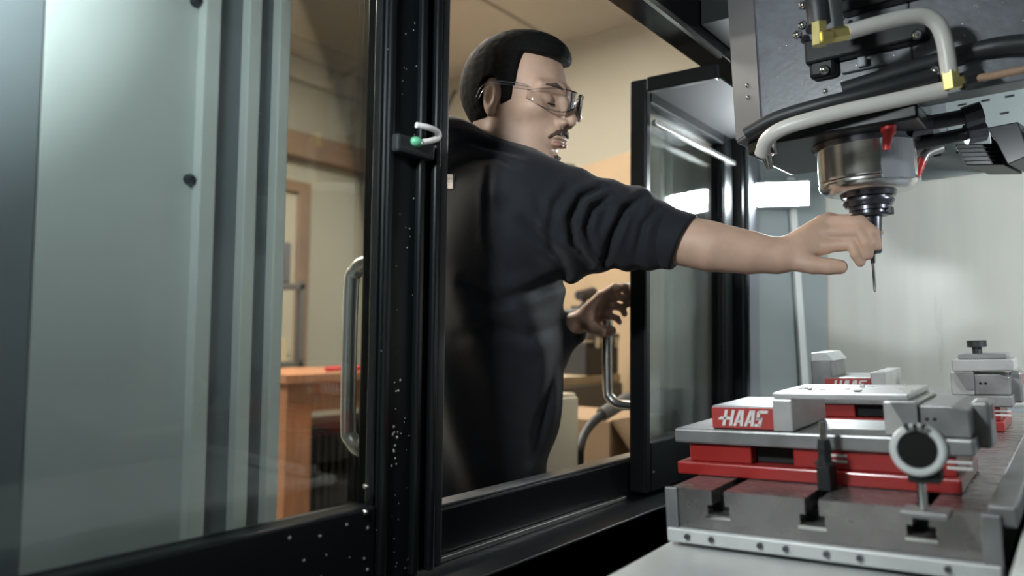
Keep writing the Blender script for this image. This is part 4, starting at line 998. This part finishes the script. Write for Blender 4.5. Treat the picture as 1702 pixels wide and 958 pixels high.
# white mark on the back of the shoulder
def surf(u, v, D0=1.2, D1=1.7):
    o_ = Vector((0, 0, H)); prev = None
    for t in np.linspace(D0, D1, 400):
        p = at(u, v, t)
        if float(hoodie_field(V3(p)[None])[0]) < 0: return p, t
    return at(u, v, 1.5), 1.5
pm = MB(); grid = []
for j in range(6):
    for i in range(5):
        u = 735 + 19 * i / 4; v = 290 + 24 * j / 5
        _, t = surf(u, v); grid.append(at(u, v, t - 0.004))
pm.add(grid, [(j*5+i, j*5+i+1, (j+1)*5+i+1, (j+1)*5+i) for j in range(5) for i in range(4)])
em = pm.build('shoulder_emblem', M['white'], hoodie); sm = em.modifiers.new('thick', 'SOLIDIFY'); sm.thickness = 0.004; sm.offset = 0
# trousers and shoes below the sill
ft = [Vector((hip.x - 0.02, hip.y - 0.10, 0)) , Vector((hip.x - 0.10, hip.y + 0.14, 0))]
kn = [Vector((hip.x + 0.03, hip.y - 0.09, 0.48)), Vector((hip.x - 0.04, hip.y + 0.13, 0.48))]
def trouser_field(P):
    d = sd_ell(P, hip + Vector((0, 0, -0.06)), (0.115, 0.175, 0.14), RTo)
    for k_ in (0, 1):
        d = smin(d, finger(P, [hip + (-Tl if k_ == 0 else Tl) * 0.085 + Vector((0, 0, -0.10)), kn[k_], ft[k_] + Vector((0, 0, 0.07))], [0.095, 0.07, 0.055], 0.02), 0.03)
    return smax(d, 0.05 - P[:, 2], 0.005)
field_mesh(trouser_field, (hip.x - 0.3, hip.y - 0.3, 0.02), (hip.x + 0.25, hip.y + 0.35, hip.z + 0.12), 0.009, 'trousers', M['trouser'], person)
for k_ in (0, 1):
    def shoe_field(P, f=ft[k_]):
        d = sd_cone(P, f + Vector((-0.03, 0, 0.045)), f + Tf * 0.17 + Vector((0, 0, 0.030)), 0.045, 0.036)
        d = smin(d, sd_cone(P, f + Vector((0, 0, 0.04)), f + Vector((0, 0, 0.10)), 0.05, 0.05), 0.02); return smax(d, 0.0015 - P[:, 2], 0.004)
    field_mesh(shoe_field, ft[k_] + Vector((-0.12, -0.12, -0.01)), ft[k_] + Vector((0.25, 0.25, 0.18)), 0.007, 'shoe', M['shoe'], person)

# hair and face pieces ---------------------------------------------------
def hair_field(P):
    q = to_head(P); qa = np.abs(q[:, 1])
    d = sd_ell(q, (-0.014, 0, 0.034), (0.1085, 0.0865, 0.1025))
    d = smin(d, sd_ell(q, (0.020, 0, 0.088), (0.070, 0.062, 0.042)), 0.02)            # fuller top
    d = d - 0.0006 * wob(q, 260)
    f, u = q[:, 0], q[:, 2]
    top = 0.083 - u + 0.10 * np.clip(0.06 - f, 0, 1) * 0                             # above the hairline
    front = np.maximum(0.080 + 0.06 * (qa - 0.03) - u, -1)
    side = np.maximum(f - 0.034 + 0.10 * np.clip(0.03 - u, 0, 0.1), 0.020 - u)       # temple block
    burn = np.maximum(np.maximum(f - 0.030, 0.006 - f), -0.004 - 0.4 * np.clip(0.03 - f, 0, 1) - u)                   # sideburn
    back = np.maximum(f + 0.020, -0.052 - u + 0.25 * np.clip(f + 0.07, 0, 1))         # behind the ear
    keep = np.minimum(np.minimum(front, side), np.minimum(burn, back))
    d = smax(d, keep, 0.006)
    e = sd_ell(np.stack([q[:, 0], qa, q[:, 2]], 1), (-0.010, 0.085, 0.000), (0.023, 0.020, 0.034))
    return smax(d, -e, 0.004) * HS
hr = field_mesh(hair_field, Hc - Vector((0.17, 0.17, 0.16)), Hc + Vector((0.17, 0.17, 0.17)), 0.0024, 'hair', M['hair'], person)
hr['label'] = 'short dark brown hair'
def tuft(name, items, m):
    def fn(P):
        q = to_head(P); d = None
        for a_, b_, r1, r2 in items:
            e = sd_cone(q, a_, b_, r1, r2); d = e if d is None else smin(d, e, 0.002)
        return (d + 0.0008 * wob(q, 500)) * HS
    return field_mesh(fn, Hc - Vector((0.17, 0.17, 0.16)), Hc + Vector((0.17, 0.17, 0.17)), 0.0014, name, m, person)
for s in (-1, 1):
    tuft('eyebrow', [((0.0975, s * 0.014, 0.0265), (0.0945, s * 0.034, 0.0300), 0.0022, 0.0030), ((0.0945, s * 0.034, 0.0300), (0.0785, s * 0.051, 0.0265), 0.0030, 0.0016)], M['stubble'])
    tuft('eyelash', [((0.0885, s * 0.020, -0.0015), (0.0900, s * 0.032, -0.0045), 0.0012, 0.0015), ((0.0900, s * 0.032, -0.0045), (0.0800, s * 0.045, -0.0010), 0.0015, 0.0010)], M['hair'])
tuft('moustache', [((0.1045, 0.0, -0.0450), (0.1005, 0.016, -0.0500), 0.0050, 0.0048), ((0.1045, 0.0, -0.0450), (0.1005, -0.016, -0.0500), 0.0050, 0.0048), ((0.1005, 0.016, -0.0500), (0.0900, 0.028, -0.0600), 0.0048, 0.0022), ((0.1005, -0.016, -0.0500), (0.0900, -0.028, -0.0600), 0.0048, 0.0022)], M['stubble'])
tuft('goatee', [((0.0960, 0.004, -0.092), (0.0960, -0.004, -0.092), 0.0045, 0.0045)], M['stubble'])
tuft('lower_lip', [((0.1030, 0.010, -0.0692), (0.1030, -0.010, -0.0692), 0.0032, 0.0032), ((0.1030, 0.010, -0.0692), (0.0960, 0.018, -0.067), 0.0032, 0.002), ((0.1030, -0.010, -0.0692), (0.0960, -0.018, -0.067), 0.0032, 0.002)], M['lip'])

# safety glasses
sg = person
def lensF(l): return 0.1225 - 0.060 * (abs(l) / 0.072) ** 2.6
for s in (-1, 1):
    mb = MB(); nu, nv = 14, 9; g_ = []
    for j in range(nv):
        for i in range(nu):
            a_ = i / (nu - 1); l = s * (0.006 + 0.066 * a_); t_ = j / (nv - 1)
            up_ = 0.022 - 0.010 * a_ ** 4; dn = -0.022 + 0.018 * (1 - a_) ** 3 + 0.020 * a_ ** 4
            u_ = dn + (up_ - dn) * t_; g_.append(hw(lensF(l) - 0.004 * (t_ - 0.5) ** 2, l, u_))
    mb.add(g_, [(j*nu+i, j*nu+i+1, (j+1)*nu+i+1, (j+1)*nu+i) for j in range(nv-1) for i in range(nu-1)])
    ln = mb.build('lens', M['lens'], person, smooth=True); sd_ = ln.modifiers.new('thick', 'SOLIDIFY'); sd_.thickness = 0.002
    top = [hw(lensF(s * l) + 0.001, s * l, 0.022 - 0.010 * ((l - 0.006) / 0.066) ** 4) for l in np.linspace(0.006, 0.072, 8)]
    MB().tube(top, 0.0010, 8, 2).build('lens_rim', M['frame_clear'], ln, smooth=True)
    bot = [hw(lensF(s * l) + 0.001, s * l, -0.022 + 0.018 * (1 - (l - 0.006) / 0.066) ** 3 + 0.020 * ((l - 0.006) / 0.066) ** 4) for l in np.linspace(0.006, 0.072, 8)]
    MB().tube(bot, 0.0009, 8, 2).build('lens_rim', M['frame_clear'], ln, smooth=True)
    MB().tube([hw(0.0625, s * 0.0725, 0.018), hw(0.040, s * 0.082, 0.020), hw(0.0, s * 0.0885, 0.021), hw(-0.022, s * 0.088, 0.012), hw(-0.034, s * 0.084, -0.004)], 0.0036, 8).build('temple_arm', M['frame_clear'], person, smooth=True)
MB().tube([hw(0.1225, -0.006, 0.012), hw(0.1260, 0, 0.016), hw(0.1225, 0.006, 0.012)], 0.003, 8).build('nose_bridge', M['frame_clear'], person, smooth=True)
